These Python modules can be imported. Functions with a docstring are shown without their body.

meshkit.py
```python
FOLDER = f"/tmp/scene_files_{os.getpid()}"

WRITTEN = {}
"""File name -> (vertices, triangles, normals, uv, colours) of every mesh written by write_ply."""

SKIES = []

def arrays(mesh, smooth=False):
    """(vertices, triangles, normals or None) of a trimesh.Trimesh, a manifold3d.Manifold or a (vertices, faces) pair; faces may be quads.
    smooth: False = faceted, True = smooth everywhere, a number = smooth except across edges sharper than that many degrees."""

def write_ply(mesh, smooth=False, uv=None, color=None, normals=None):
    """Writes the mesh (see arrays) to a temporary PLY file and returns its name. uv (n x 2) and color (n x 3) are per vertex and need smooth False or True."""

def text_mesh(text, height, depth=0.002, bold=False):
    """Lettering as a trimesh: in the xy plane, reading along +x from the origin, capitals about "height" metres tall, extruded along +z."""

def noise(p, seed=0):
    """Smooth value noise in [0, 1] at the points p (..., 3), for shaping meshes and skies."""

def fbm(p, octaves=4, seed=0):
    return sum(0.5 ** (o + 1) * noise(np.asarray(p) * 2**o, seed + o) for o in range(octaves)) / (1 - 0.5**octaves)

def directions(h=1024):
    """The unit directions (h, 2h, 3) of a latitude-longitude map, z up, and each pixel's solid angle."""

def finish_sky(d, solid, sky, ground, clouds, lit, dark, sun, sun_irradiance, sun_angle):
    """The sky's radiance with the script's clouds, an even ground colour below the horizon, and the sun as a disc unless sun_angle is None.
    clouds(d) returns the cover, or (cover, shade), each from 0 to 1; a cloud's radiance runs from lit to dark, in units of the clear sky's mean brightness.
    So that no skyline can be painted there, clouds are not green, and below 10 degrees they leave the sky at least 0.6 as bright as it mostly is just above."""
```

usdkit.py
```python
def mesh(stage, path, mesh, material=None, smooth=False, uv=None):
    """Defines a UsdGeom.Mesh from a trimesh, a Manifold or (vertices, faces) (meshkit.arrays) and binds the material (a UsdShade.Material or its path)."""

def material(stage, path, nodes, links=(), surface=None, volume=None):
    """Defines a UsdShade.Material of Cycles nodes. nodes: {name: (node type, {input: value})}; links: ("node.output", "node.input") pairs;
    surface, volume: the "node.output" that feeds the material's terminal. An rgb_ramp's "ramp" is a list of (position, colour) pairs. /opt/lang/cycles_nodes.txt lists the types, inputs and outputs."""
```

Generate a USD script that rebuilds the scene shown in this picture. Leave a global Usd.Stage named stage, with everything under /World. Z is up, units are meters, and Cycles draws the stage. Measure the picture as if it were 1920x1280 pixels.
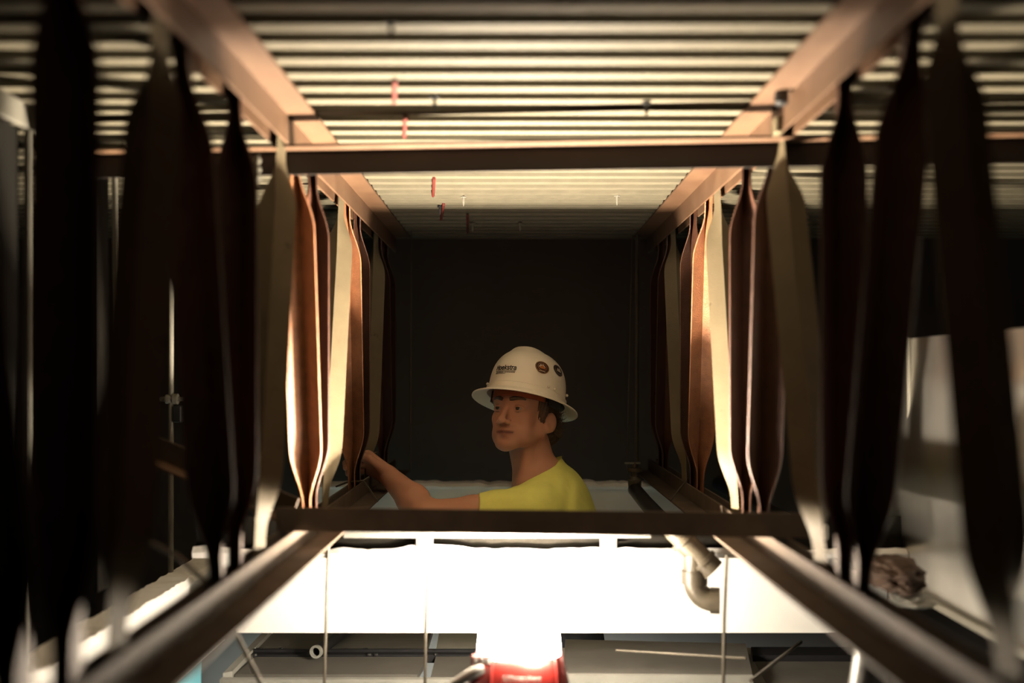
import math, random
import numpy as np, trimesh
import manifold3d as m3
from shapely.geometry import Polygon, box as sbox
import usdkit, meshkit
from pxr import Usd, UsdGeom, UsdLux, UsdShade, Gf, Sdf, Vt

stage = Usd.Stage.CreateInMemory()
UsdGeom.SetStageUpAxis(stage, "Z"); UsdGeom.SetStageMetersPerUnit(stage, 1.0)
UsdGeom.Xform.Define(stage, "/World"); UsdGeom.Scope.Define(stage, "/World/Looks")

# ---------------------------------------------------------------- camera, air light, exposure
# Layout is drawn in "units" around the eye: x right, y depth, z up; one unit is S metres and the eye is EYE units above the lower floor.
S, EYE = 0.85, 3.0
FPX = 35.0 / 36.0 * 1920
VX, VY = 965.0, 700.0                       # where the joists vanish in the 1920 x 1280 picture
cam = UsdGeom.Camera.Define(stage, "/World/camera")
cam.AddTranslateOp().Set(Gf.Vec3d(0, 0, EYE * S)); cam.AddRotateXOp().Set(90.0)
cam.CreateFocalLengthAttr(35.0); cam.CreateHorizontalApertureAttr(36.0)
cam.CreateHorizontalApertureOffsetAttr(-(VX - 960) / 1920 * 36.0)
cam.CreateVerticalApertureOffsetAttr((VY - 640) / 1920 * 36.0)
cam.CreateFStopAttr(1.4); cam.CreateFocusDistanceAttr(3.08 * S)
cam.CreateClippingRangeAttr(Gf.Vec2f(0.02, 100.0))
cam.CreateExposureAttr(0.0)
LAMP_STRENGTH, TOP_STRENGTH, LAMP_COLOR = 112.0, 18000.0, (1.0, 0.86, 0.66)
ROOM_STRENGTH, ROOM_COLOR = 48.0, (0.86, 0.97, 0.90)

# ---------------------------------------------------------------- helpers
def P(px, py, d):                           # a pixel of the photograph at depth d, in units
    return np.array([(px - VX) * d / FPX, d, (VY - py) * d / FPX])

def world(v):
    return (np.asarray(v, float) + [0, 0, EYE]) * S

USED = {}
def free(path):
    if path not in USED:
        USED[path] = 0
        return path
    USED[path] += 1
    return f"{path}_{USED[path]:03d}"

def tag(prim, label=None, cat=None, group=None, kind=None):
    for k, v in (("label", label), ("category", cat), ("group", group), ("kind", kind)):
        if v:
            prim.SetCustomDataByKey(k, v)
    return prim

BASE = {}
def thing(name, base, label, cat, group=None, kind=None):
    path = free("/World/" + name)
    x = UsdGeom.Xform.Define(stage, path)
    b = world(base); x.AddTranslateOp().Set(Gf.Vec3d(*map(float, b)))
    BASE[path] = b
    tag(x.GetPrim(), label, cat, group, kind)
    return path

def part(name, mesh, mat, parent=None, smooth=30, label=None, cat=None, group=None, kind=None, inworld=False):
    v, f, _ = meshkit.arrays(mesh, False)
    v = v if inworld else world(v)
    base = BASE.get(parent, np.zeros(3)) if parent else np.zeros(3)
    path = free((parent or "/World") + "/" + name)
    BASE[path] = base
    tm = trimesh.Trimesh(v - base, f, process=False)
    if smooth not in (False, None, True):
        tm.merge_vertices()
    m = usdkit.mesh(stage, path, tm, mat, smooth=smooth)
    tag(m.GetPrim(), label, cat, group, kind)
    return path

def cat_(*ms):
    ms = [trimesh.Trimesh(*meshkit.arrays(m, False)[:2], process=False) for m in ms]
    return trimesh.util.concatenate(ms)

def bx(x0, x1, y0, y1, z0, z1, r=0.0):
    if r > 0:
        c = m3.Manifold.batch_hull([m3.Manifold.sphere(r, 12).translate((x, y, z)) for x in (x0 + r, x1 - r) for y in (y0 + r, y1 - r) for z in (z0 + r, z1 - r)])
        return c
    b = trimesh.creation.box((x1 - x0, y1 - y0, z1 - z0)); b.apply_translation(((x0 + x1) / 2, (y0 + y1) / 2, (z0 + z1) / 2))
    return b

def chamfer(x0, x1, y0, y1, z0, z1, c=0.004):
    pts = []
    for x, sx in ((x0, 1), (x1, -1)):
        for y, sy in ((y0, 1), (y1, -1)):
            for z, sz in ((z0, 1), (z1, -1)):
                pts += [(x + sx * c, y + sy * c, z), (x + sx * c, y, z + sz * c), (x, y + sy * c, z + sz * c)]
    return m3.Manifold.hull_points(np.array(pts))

def sweep(poly, a, b, up=(0, 0, 1)):
    """A 2-D polygon (u sideways, v up) carried from a to b."""
    a, b = np.asarray(a, float), np.asarray(b, float)
    d = b - a; L = np.linalg.norm(d); d /= L
    s = np.cross(d, up); s /= np.linalg.norm(s); u = np.cross(s, d)
    m = trimesh.creation.extrude_polygon(Polygon(poly), L)
    v = m.vertices
    m.vertices = a + v[:, :1] * s + v[:, 1:2] * u + v[:, 2:] * d
    m.fix_normals()
    return m

def tube(points, r, sides=10, caps=True):
    p = np.asarray(points, float); n = len(p)
    r = np.broadcast_to(r, (n,)).astype(float)
    t = np.gradient(p, axis=0); t /= np.linalg.norm(t, axis=1, keepdims=True)
    ref = np.array([0, 0, 1.0]) if abs(t[0, 2]) < 0.9 else np.array([1.0, 0, 0])
    N = []; a = np.cross(t[0], ref); a /= np.linalg.norm(a)
    for i in range(n):
        a = a - t[i] * (a @ t[i]); a /= np.linalg.norm(a); N.append(a.copy())
    N = np.array(N); B = np.cross(t, N)
    ang = np.arange(sides) * 2 * np.pi / sides
    v = p[:, None] + r[:, None, None] * (np.cos(ang)[None, :, None] * N[:, None] + np.sin(ang)[None, :, None] * B[:, None])
    v = v.reshape(-1, 3); f = []
    for i in range(n - 1):
        for j in range(sides):
            k = (j + 1) % sides
            f += [(i * sides + j, i * sides + k, (i + 1) * sides + k), (i * sides + j, (i + 1) * sides + k, (i + 1) * sides + j)]
    if caps:
        v = np.vstack([v, p[:1], p[-1:]]); c0, c1 = n * sides, n * sides + 1
        for j in range(sides):
            k = (j + 1) % sides
            f += [(c0, k, j), (c1, (n - 1) * sides + j, (n - 1) * sides + k)]
    return trimesh.Trimesh(v, np.array(f), process=False)

def hollow(a, b, ro, ri, sides=32):
    """An open pipe from a to b."""
    a, b = np.asarray(a, float), np.asarray(b, float)
    L = np.linalg.norm(b - a)
    m = trimesh.creation.annulus(ri, ro, L, sections=sides)
    T = trimesh.geometry.align_vectors([0, 0, 1], (b - a) / L); T[:3, 3] = (a + b) / 2
    m.apply_transform(T)
    return m

def lathe(profile, center, axis=(0, 0, 1), sections=32):
    m = trimesh.creation.revolve(np.asarray(profile, float), sections=sections)
    T = trimesh.geometry.align_vectors([0, 0, 1], axis); T[:3, 3] = center
    m.apply_transform(T)
    if m.volume < 0: m.invert()
    return m

# ---------------------------------------------------------------- materials
ALB = 0.56                                  # scale on the colours noted below, lowered to keep bounced light weak
LK = "/World/Looks/"
def mat(name, base, rough=0.6, metal=0.0, var=0.25, scale=30.0, bump=0.0, bscale=200.0, spec=0.5, dark=None, spots=None, coat=0.0, sss=0.0):
    """Principled with a noise-varied base colour and optional fine relief."""
    base = np.array(base, float) * ALB
    lo = np.array(dark, float) * ALB if dark is not None else base * (1 - var)
    hi = base if dark is not None else base * (1 + var * 0.6)
    nodes = {"tc": ("texture_coordinate", {}),
             "n": ("noise_texture", {"scale": scale, "detail": 6.0, "roughness": 0.6}),
             "r": ("rgb_ramp", {"ramp": [(0.3, tuple(lo)), (0.68, tuple(np.minimum(hi, 0.95)))]}),
             "p": ("principled_bsdf", {"roughness": rough, "metallic": metal, "specular_ior_level": spec, "coat_weight": coat,
                                        "subsurface_weight": sss, "subsurface_scale": 0.006, "subsurface_radius": (1.0, 0.35, 0.2)})}
    links = [("tc.object", "n.vector"), ("n.fac", "r.fac")]
    last = "r.color"
    if spots is not None:
        col, sc, th = spots
        col = np.array(col) * ALB
        nodes["n2"] = ("noise_texture", {"scale": sc, "detail": 4.0, "roughness": 0.7})
        nodes["r2"] = ("rgb_ramp", {"ramp": [(th, (0, 0, 0)), (th + 0.06, (1, 1, 1))]})
        nodes["mx"] = ("mix_color", {"b": tuple(col)})
        links += [("tc.object", "n2.vector"), ("n2.fac", "r2.fac"), ("r2.color", "mx.fac"), (last, "mx.a")]
        last = "mx.result"
    links.append((last, "p.base_color"))
    if bump:
        nodes["bn"] = ("noise_texture", {"scale": bscale, "detail": 3.0, "roughness": 0.6})
        nodes["b"] = ("bump", {"strength": bump, "distance": 0.004})
        links += [("tc.object", "bn.vector"), ("bn.fac", "b.height"), ("b.normal", "p.normal")]
    return usdkit.material(stage, LK + name, nodes, links, surface="p.BSDF")

def emitter(name, color, strength):
    return usdkit.material(stage, LK + name, {"e": ("emission", {"color": color, "strength": strength})}, [], surface="e.emission")

M_DECK = mat("deck_steel", (0.185, 0.162, 0.112), 0.5, 0.0, 0.12, 25, 0.03, 300)
M_DECK_SHADE = mat("shade_painted_deck", (0.02, 0.018, 0.016), 0.6, 0.0, 0.12, 25)  # near-black colour stands in for shade on the nearest deck sheets
M_CHORD = mat("red_oxide_chord", (0.172, 0.094, 0.050), 0.5, 0, 0.3, 12, 0.15, 350, dark=(0.110, 0.052, 0.026))
M_CHORDB = mat("brown_bottom_chord", (0.135, 0.100, 0.076), 0.7, 0, 0.3, 12, 0.15, 350, spec=0.12)
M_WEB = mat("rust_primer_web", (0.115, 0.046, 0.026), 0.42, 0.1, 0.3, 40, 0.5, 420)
M_WEB_LIT = mat("lamplit_rust_web", (0.46, 0.19, 0.085), 0.45, 0, 0.3, 40, 0.5, 420)  # brighter copy of the rust web, lamplight put into its colour
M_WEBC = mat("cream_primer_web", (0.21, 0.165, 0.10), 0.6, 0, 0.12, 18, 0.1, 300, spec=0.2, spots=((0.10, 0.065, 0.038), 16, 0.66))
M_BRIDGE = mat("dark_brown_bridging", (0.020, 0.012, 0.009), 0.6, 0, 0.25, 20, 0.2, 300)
M_BRIDGEB = mat("glow_brown_bridging", (0.20, 0.145, 0.11), 0.6, 0, 0.25, 20, 0.2, 300)  # lighter brown, the lamp glow on the lower angle painted in
M_WHITE = mat("white_board", (1.48, 1.47, 1.44), 0.75, 0, 0.03, 8, 0.03, 120)
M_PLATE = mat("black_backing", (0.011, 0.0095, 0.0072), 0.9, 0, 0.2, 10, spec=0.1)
M_RAIL = mat("rail_paint", (0.2, 0.195, 0.18), 0.6, 0, 0.05, 10)
M_FOAM = mat("white_plaster", (1.48, 1.47, 1.44), 0.9, 0, 0.06, 25, 0.5, 80)
M_GREYB = mat("grey_board", (0.19, 0.18, 0.16), 0.75, 0, 0.15, 6, 0.08, 80, spots=((0.2, 0.19, 0.17), 70, 0.76))
M_FRAME = mat("pale_frame", (0.50, 0.50, 0.46), 0.6, 0, 0.1, 20)
M_TRACK = mat("blue_grey_track", (0.05, 0.05, 0.058), 0.5, 0.5, 0.15, 20)
M_WALL = mat("dark_wall", (0.098, 0.08, 0.071), 0.85, 0, 0.2, 3, 0.1, 60)
M_FLOOR = mat("lower_floor", (0.25, 0.26, 0.25), 0.6, 0, 0.15, 3)
M_TEAL = mat("teal_paint", (0.22, 0.52, 0.54), 0.7, 0, 0.08, 5)
M_STUD = mat("galvanised_stud", (0.3, 0.28, 0.23), 0.45, 0.1, 0.12, 15)
M_DUCT = mat("bare_sheet_metal", (1.1, 1.07, 1.0), 0.32, 1.0, 0.1, 6, 0.25, 9)
M_IRON = mat("black_iron_pipe", (0.13, 0.108, 0.075), 0.42, 0.15, 0.3, 30, 0.2, 200)
M_RED = mat("red_plastic", (0.3, 0.022, 0.017), 0.4, 0, 0.08, 20)
M_BLACK = mat("black_plastic", (0.025, 0.025, 0.027), 0.45, 0, 0.1, 20)
M_GREYP = mat("grey_plastic", (0.62, 0.60, 0.57), 0.5, 0, 0.08, 20)
M_WIRE = mat("tie_wire", (0.16, 0.14, 0.11), 0.4, 0.6, 0.2, 60)
M_REDP = mat("red_anchor", (0.16, 0.016, 0.01), 0.6, 0, 0.15, 60)
M_KRAFT = mat("kraft_paper", (0.075, 0.036, 0.017), 0.8, 0, 0.3, 20, 0.5, 60)
M_PVC = mat("white_pvc", (0.4, 0.395, 0.38), 0.3, 0, 0.04, 10)
M_TIMBER = mat("plank_timber", (0.38, 0.26, 0.14), 0.7, 0, 0.3, 12, 0.2, 40)
M_LENS = usdkit.material(stage, LK + "lamp_lens", {"e": ("emission", {"color": LAMP_COLOR, "strength": LAMP_STRENGTH}), "t": ("transparent_bsdf", {"color": (0.9, 0.9, 0.9)}), "a": ("add_closure", {})}, [("e.emission", "a.closure1"), ("t.BSDF", "a.closure2")], surface="a.closure")
M_LENST = emitter("lamp_flood_lens", LAMP_COLOR, TOP_STRENGTH)

# ---------------------------------------------------------------- the shell
XL, XR = -2.6, 2.6
YB, YF = 4.02, -0.6
FL = -EYE
ZD = 0.538                                   # underside of the deck
part("floor", bx(XL, XR, YF, YB, FL - 0.1, FL), M_FLOOR, kind="structure")
part("wall_back", bx(XL, XR, YB, YB + 0.12, FL, ZD + 0.06), M_WALL, kind="structure")
part("wall_left", bx(XL - 0.12, XL, YF, YB, FL, ZD + 0.06), M_WALL, kind="structure")
part("wall_right", bx(XR, XR + 0.12, YF, YB, FL, ZD + 0.06), M_WALL, kind="structure")

PITCH, PH = 0.0845, 1.467                    # a low flat is centred at PH + n * PITCH
def deck_profile(n0, n1):
    top = []
    for n in range(n0, n1):
        c = PH + n * PITCH
        top += [(c - 0.0175, 0.0), (c + 0.0175, 0.0), (c + 0.0215, 0.046), (c + PITCH - 0.0215, 0.046)]
    top.append((PH + n1 * PITCH - 0.0175, 0.0))
    lo = np.array(top)
    hi = lo.copy(); hi[:, 1] += 0.0018
    return lo, hi
ceil = thing("ceiling", (0, YB, ZD), None, None, kind="structure")
n_first, n_last = -15, 30
edges = [n_first, -8, -1, 8, 17, n_last]
for n0, n1 in zip(edges[:-1], edges[1:]):
    lo, hi = deck_profile(n0, n1)
    k = len(lo); v = []
    for x in (XL, XR):
        v += [(x, y, ZD + z) for y, z in lo] + [(x, y, ZD + z) for y, z in hi]
    f = []
    o = 2 * k
    for i in range(k - 1):
        f += [(i, i + 1, o + i + 1, o + i), (k + i, o + k + i, o + k + i + 1, k + i + 1)]
    f += [(0, o, o + k, k), (k - 1, 2 * k - 1, o + 2 * k - 1, o + k - 1)]
    f += [(i, k + i, k + i + 1, i + 1) for i in range(k - 1)] + [(o + i, o + i + 1, o + k + i + 1, o + k + i) for i in range(k - 1)]
    part("deck_sheet", (np.array(v), np.array(f)), M_DECK_SHADE if n1 < 0 else M_DECK, ceil, smooth=False)

# ---------------------------------------------------------------- open web joists
def crimped(top, bot, open_dir, leg=0.042, t=0.0034, crimp=0.075, flare=0.13, amax=67, amin=12):
    """A crimped angle web member: an open V in the middle whose legs are pinched together at both ends."""
    top, bot = np.asarray(top, float), np.asarray(bot, float)
    d = top - bot; L = np.linalg.norm(d); d /= L
    o = np.asarray(open_dir, float); o -= d * (o @ d); o /= np.linalg.norm(o)
    s = np.cross(d, o)
    rings = []
    q = np.concatenate([[0, crimp * 0.7], np.linspace(crimp, crimp + flare, 10), np.linspace(0.3, 0.7, 7) * L, L - np.linspace(crimp + flare, crimp, 10), [L - crimp * 0.7, L]])
    for h in q:
        e = min(h, L - h)
        w = np.clip((e - crimp) / flare, 0, 1); w = w * w * (3 - 2 * w)
        a = math.radians(amin + (amax - amin) * w)
        c, sn = math.cos(a), math.sin(a)
        ctr = -0.5 * c * leg
        ai = min(t / sn, leg * 0.85)
        pts = [(0, 0), (sn * leg, c * leg), (sn * leg - c * t, c * leg + sn * t), (0.0, ai), (-sn * leg + c * t, c * leg + sn * t), (-sn * leg, c * leg)]
        base = bot + d * h
        rings.append([base + s * u + o * (w2 + ctr) for u, w2 in pts])
    v = np.array(rings).reshape(-1, 3); n = 6; f = []
    for i in range(len(q) - 1):
        for j in range(n):
            k = (j + 1) % n
            f.append((i * n + j, (i + 1) * n + j, (i + 1) * n + k, i * n + k))
    tri = []
    for a, b, c, e in f: tri += [(a, b, c), (a, c, e)]
    cap = [(0, 1, 2), (0, 2, 3), (0, 3, 4), (0, 4, 5)]
    e0 = (len(q) - 1) * n
    tri += cap + [(e0 + a, e0 + c, e0 + b) for a, b, c in cap]
    m = trimesh.Trimesh(v, np.array(tri), process=False)
    if m.volume < 0: m.invert()
    return m

def angle_poly(w, h, t, side, vert):
    """An L: vertical leg on u=0 reaching h (down if vert<0), flat leg towards side."""
    p = [(0, 0), (w, 0), (w, t), (t, t), (t, h), (0, h)] if True else None
    return [(side * u, -vert * v if False else vert * v) for u, v in p]

ZT, ZTB = 0.5365, 0.474                     # top chord: flat leg against the deck, standing leg hanging
ZB, ZBB = -0.334, -0.383                    # bottom chord: standing leg up, flat leg below
def joist(xc, inner, verts, near_down, far_down, label):
    j = thing("open_web_joist", (xc, 2.0, ZBB), label, "joist", "open web joists under the deck")
    g, w = 0.0125, 0.062
    y0, y1 = 0.12, YB - 0.12
    for s in (inner, -inner):
        # standing leg on x = xc + s*g, flat leg pointing away from the web
        def L(z, up, w=w, h=0.0625):
            x = xc + s * g; t = 0.0055
            pts = [(x, z), (x + s * w, z), (x + s * w, z + up * t), (x + s * t, z + up * t), (x + s * t, z + up * h), (x, z + up * h)]
            m = trimesh.creation.extrude_polygon(Polygon(pts), y1 - y0)
            v = m.vertices.copy(); m.vertices = np.stack([v[:, 0], y0 + v[:, 2], v[:, 1]], 1); m.fix_normals()
            return m
        part("top_chord_angle", L(ZT, -1), M_CHORD, j, smooth=False)
        part("bottom_chord_angle", L(ZBB, 1, 0.062, 0.049), M_CHORDB, j, smooth=False)
    zt, zb = ZT - 0.012, ZBB + 0.012
    for y in verts:
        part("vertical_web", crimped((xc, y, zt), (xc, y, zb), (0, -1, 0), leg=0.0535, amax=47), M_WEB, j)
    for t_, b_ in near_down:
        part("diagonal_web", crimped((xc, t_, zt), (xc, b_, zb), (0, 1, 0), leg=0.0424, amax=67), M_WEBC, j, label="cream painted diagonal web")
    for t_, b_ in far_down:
        part("diagonal_web", crimped((xc, t_, zt), (xc, b_, zb), (0, -1, 0), leg=0.0535, amax=47), M_WEB_LIT if 2.2 < t_ < 3 else M_WEB, j, label="rusted diagonal web painted lamplit orange" if 2.2 < t_ < 3 else None)
    return j
JL, JR = -0.484, 0.540
left_joist = joist(JL, 1, [0.43, 1.09, 1.745, 2.41, 3.085, 3.75],
    [(0.69, 0.53), (1.36, 1.19), (2.06, 1.865), (2.775, 2.51), (3.46, 3.22)], [(0.79, 0.99), (1.455, 1.645), (2.205, 2.35), (2.885, 2.985), (3.56, 3.66)],
    "long rusty open web steel joist on the left side of the work light")
right_joist = joist(JR, -1, [0.98, 1.652, 2.344, 3.036, 3.70],
    [(0.58, 0.44), (1.25, 1.07), (2.036, 1.73), (2.65, 2.41), (3.38, 3.13)], [(0.69, 0.89), (1.357, 1.575), (2.085, 2.19), (2.79, 2.93), (3.48, 3.60)],
    "long rusty open web steel joist on the right side, near the shiny duct")

# bridging angles across the joists
def bridge_line(x):
    return 2.072 - 0.080 * x
def bridging(zt, zb, legdir, x0, x1, label, legtop=True):
    t, h, w = 0.005, zt - zb, 0.052
    # u is sideways from the run (positive towards the camera for a run to +x), v up
    p = [(0, 0), (t, 0), (t, h), (0, h)]
    leg = [(0, h - t), (legdir * w, h - t), (legdir * w, h), (0, h)] if legtop else [(0, 0), (legdir * w, 0), (legdir * w, t), (0, t)]
    a, b = np.array([x0, bridge_line(x0), zb]), np.array([x1, bridge_line(x1), zb])
    th = thing("bridging_angle", (a + b) / 2, label, "steel angle")
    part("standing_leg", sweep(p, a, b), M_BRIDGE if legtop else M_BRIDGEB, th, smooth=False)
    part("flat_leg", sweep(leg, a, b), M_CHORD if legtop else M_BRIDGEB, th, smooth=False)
    return th
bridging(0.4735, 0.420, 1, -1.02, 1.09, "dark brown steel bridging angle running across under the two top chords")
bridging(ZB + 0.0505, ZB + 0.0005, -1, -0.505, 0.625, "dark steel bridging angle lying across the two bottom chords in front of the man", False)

# diagonal brace running up to the left from the end of the bottom bridging
a, b = P(545, 975, 2.15), P(270, 852, 2.22)
br = thing("diagonal_brace", a, "rusty steel angle brace rising to the left from the end of the lower bridging", "steel angle")
part("standing_leg", sweep([(0, 0), (0.005, 0), (0.005, 0.05), (0, 0.05)], a, b), M_CHORDB, br, smooth=False)
part("flat_leg", sweep([(0, 0), (-0.05, 0), (-0.05, 0.005), (0, 0.005)], a, b), M_CHORD, br, smooth=False)

# ---------------------------------------------------------------- low partitions with ragged plaster tops
rng = np.random.default_rng(7)
def ragged(a, b, zlow, zhigh, thick, amp, seed, n=120):
    """An uneven plaster bead lying along the top edge from a to b."""
    a, b = np.asarray(a, float), np.asarray(b, float)
    d = (b - a); L = np.linalg.norm(d[:2]); d = d / L
    nrm = np.array([-d[1], d[0], 0])
    t = np.linspace(0, 1, n)
    h = zhigh + amp * (meshkit.fbm(np.stack([t * L * 24, t * 0 + seed, t * 0], 1), 4, seed) - 0.5) * 2
    bump = amp * 1.5 * np.clip(meshkit.noise(np.stack([t * L * 5, t * 0 + seed, t * 0 + 3], 1), seed) - 0.72, 0, 1) * 4
    h = h + bump
    v = []
    for i in range(n):
        q = a + (b - a) * t[i]
        for off, z in ((-thick / 2, zlow), (-thick / 2 - 0.004, (zlow + h[i]) / 2), (-thick / 2 + 0.006, h[i]), (thick / 2 - 0.006, h[i] - 0.002), (thick / 2, zlow)):
            v.append([q[0] + nrm[0] * off, q[1] + nrm[1] * off, z])
    v = np.array(v); k = 5; f = []
    for i in range(n - 1):
        for j in range(k):
            j2 = (j + 1) % k
            f.append((i * k + j, (i + 1) * k + j, (i + 1) * k + j2, i * k + j2))
    tri = [x for q in f for x in ((q[0], q[1], q[2]), (q[0], q[2], q[3]))]
    e = (n - 1) * k
    tri += [(0, j, j + 1) for j in range(1, k - 1)] + [(e, e + j + 1, e + j) for j in range(1, k - 1)]
    m = trimesh.Trimesh(v, np.array(tri), process=False)
    if m.volume < 0: m.invert()
    return m

YW = 2.62                                    # face of the near partition
YG = 2.47                                    # front of its plaster ledge
def zpx(y, d): return (VY - y) * d / FPX
wf = thing("wall_front", (0, YW, zpx(1186, YW)), None, None, kind="structure")
part("board", bx(-0.80, 0.98, YW, YW + 0.06, zpx(1186, YW), zpx(1038, YG)), M_WHITE, wf, smooth=False)
part("ledge", bx(-0.80, 0.98, YG + 0.012, YW + 0.06, zpx(1045, YG), zpx(1036, YG)), M_WHITE, wf, smooth=False)
part("plaster_bead", ragged((-0.80, YG + 0.012, 0), (0.98, YG + 0.012, 0), zpx(1046, YG), zpx(1029, YG), 0.024, 0.0055, 3), M_FOAM, wf)
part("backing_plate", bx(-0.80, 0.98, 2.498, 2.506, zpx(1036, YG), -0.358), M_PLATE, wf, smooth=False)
wl = thing("trim_1", (-0.9, 2.0, -0.6), None, None, kind="structure")
part("board", bx(-0.96, -0.87, 1.60, 2.99, -0.80, -0.578), M_WHITE, wl, smooth=False)
part("plaster_bead", ragged((-0.915, 1.60, 0), (-0.915, 2.995, 0), -0.578, -0.548, 0.09, 0.006, 11), M_FOAM, wl)
# far partition behind the man
YP = 3.62
wb = thing("trim_2", (0, YP, -0.7), None, None, kind="structure")
part("board", bx(-0.76, 0.66, YP, YP + 0.1, -0.72, zpx(917, YP)), M_WHITE, wb, smooth=False)
part("plaster_bead", ragged((-0.76, YP + 0.05, 0), (0.66, YP + 0.05, 0), zpx(916.5, YP), zpx(906, YP), 0.12, 0.006, 5), M_FOAM, wb)
# white rail on spacer blocks just behind the bridging, over the near partition
YR = 2.43
rail = thing("white_rail", (0, YR, zpx(1009, YR)), "bright white rail just behind the lower bridging, on small white spacer blocks", "rail")
part("rail_bar", chamfer(-0.42, 0.335, YR, YR + 0.05, zpx(1008.5, YR), -0.355, 0.003), M_RAIL, rail, smooth=False)
for px in (796, 1141):
    x = P(px, 0, YR + 0.03)[0]
    part("spacer_block", chamfer(x - 0.020, x + 0.020, YR + 0.012, YR + 0.048, zpx(1033, YR), zpx(1009, YR), 0.003), M_RAIL, rail, smooth=False)

# ---------------------------------------------------------------- boards lying at ceiling level
ZC = -0.82
def at_z(px, py, z=ZC):                      # the point of that pixel on the level z
    d = -z * FPX / (py - VY)
    return P(px, py, d)
pa = thing("ceiling_panel", at_z(640, 1240), "grey ceiling panel in a pale frame, left of the work light", "panel")
FRY = at_z(0, 1272)[1]
q = [at_z(440, 1264), at_z(782, 1264), at_z(800, 1231), at_z(478, 1231)]
def slab(quad, z0, z1):
    p = Polygon([(a[0], a[1]) for a in quad])
    m = trimesh.creation.extrude_polygon(p, z1 - z0); m.apply_translation((0, 0, z0)); m.fix_normals()
    return m
part("board", slab(q, ZC - 0.02, ZC), M_GREYB, pa, smooth=False)
q2 = [at_z(483, 1216), at_z(800, 1216), at_z(812, 1176), at_z(522, 1176)]
part("board", slab(q2, ZC - 0.02, ZC), M_GREYB, pa, smooth=False)
q3 = [at_z(806, 1275), at_z(905, 1275), at_z(905, 1231), at_z(817, 1231)]
part("board", slab(q3, ZC - 0.02, ZC + 0.001), M_GREYB, pa, smooth=False)
q4 = [at_z(818, 1216), at_z(905, 1216), at_z(900, 1176), at_z(825, 1176)]
part("board", slab(q4, ZC - 0.02, ZC + 0.001), M_FRAME, pa, smooth=False)
part("frame_edge", slab([at_z(418, 1270), at_z(436, 1266), at_z(520, 1176), at_z(508, 1176)], ZC - 0.03, ZC + 0.012), M_FRAME, pa, smooth=False)
part("frame_edge", bx(at_z(418, 1270)[0], at_z(905, 1270)[0], FRY - 0.02, FRY, ZC - 0.035, ZC + 0.004), M_FRAME, pa, smooth=False)
yt = at_z(0, 1224)[1]
tr_ = thing("metal_track", at_z(650, 1224), "blue grey metal track with screw heads lying between the left boards", "track")
part("channel", cat_(bx(at_z(472, 1224)[0], at_z(905, 1224)[0], yt - 0.03, yt - 0.004, ZC - 0.02, ZC + 0.004), bx(at_z(472, 1224)[0], at_z(905, 1224)[0], yt - 0.004, yt + 0.004, ZC - 0.02, ZC + 0.012), bx(at_z(472, 1224)[0], at_z(905, 1224)[0], yt + 0.004, yt + 0.03, ZC - 0.02, ZC + 0.004)), M_TRACK, tr_, smooth=False)
for px, py in ((488, 1217), (527, 1217), (647, 1218.5), (686, 1218), (726, 1219), (767, 1219), (580, 1226), (692, 1227.5), (705, 1227.5), (817, 1227), (478, 1228)):
    c = at_z(px, py, ZC + 0.004)
    part("screw_head", lathe([(0, 0.006), (0.006, 0.005), (0.008, 0.0), (0, -0.002)], c, sections=10), M_BLACK, tr_)
c0, c1 = at_z(592, 1222, ZC + 0.028), at_z(665, 1172, ZC + 0.028)
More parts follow.
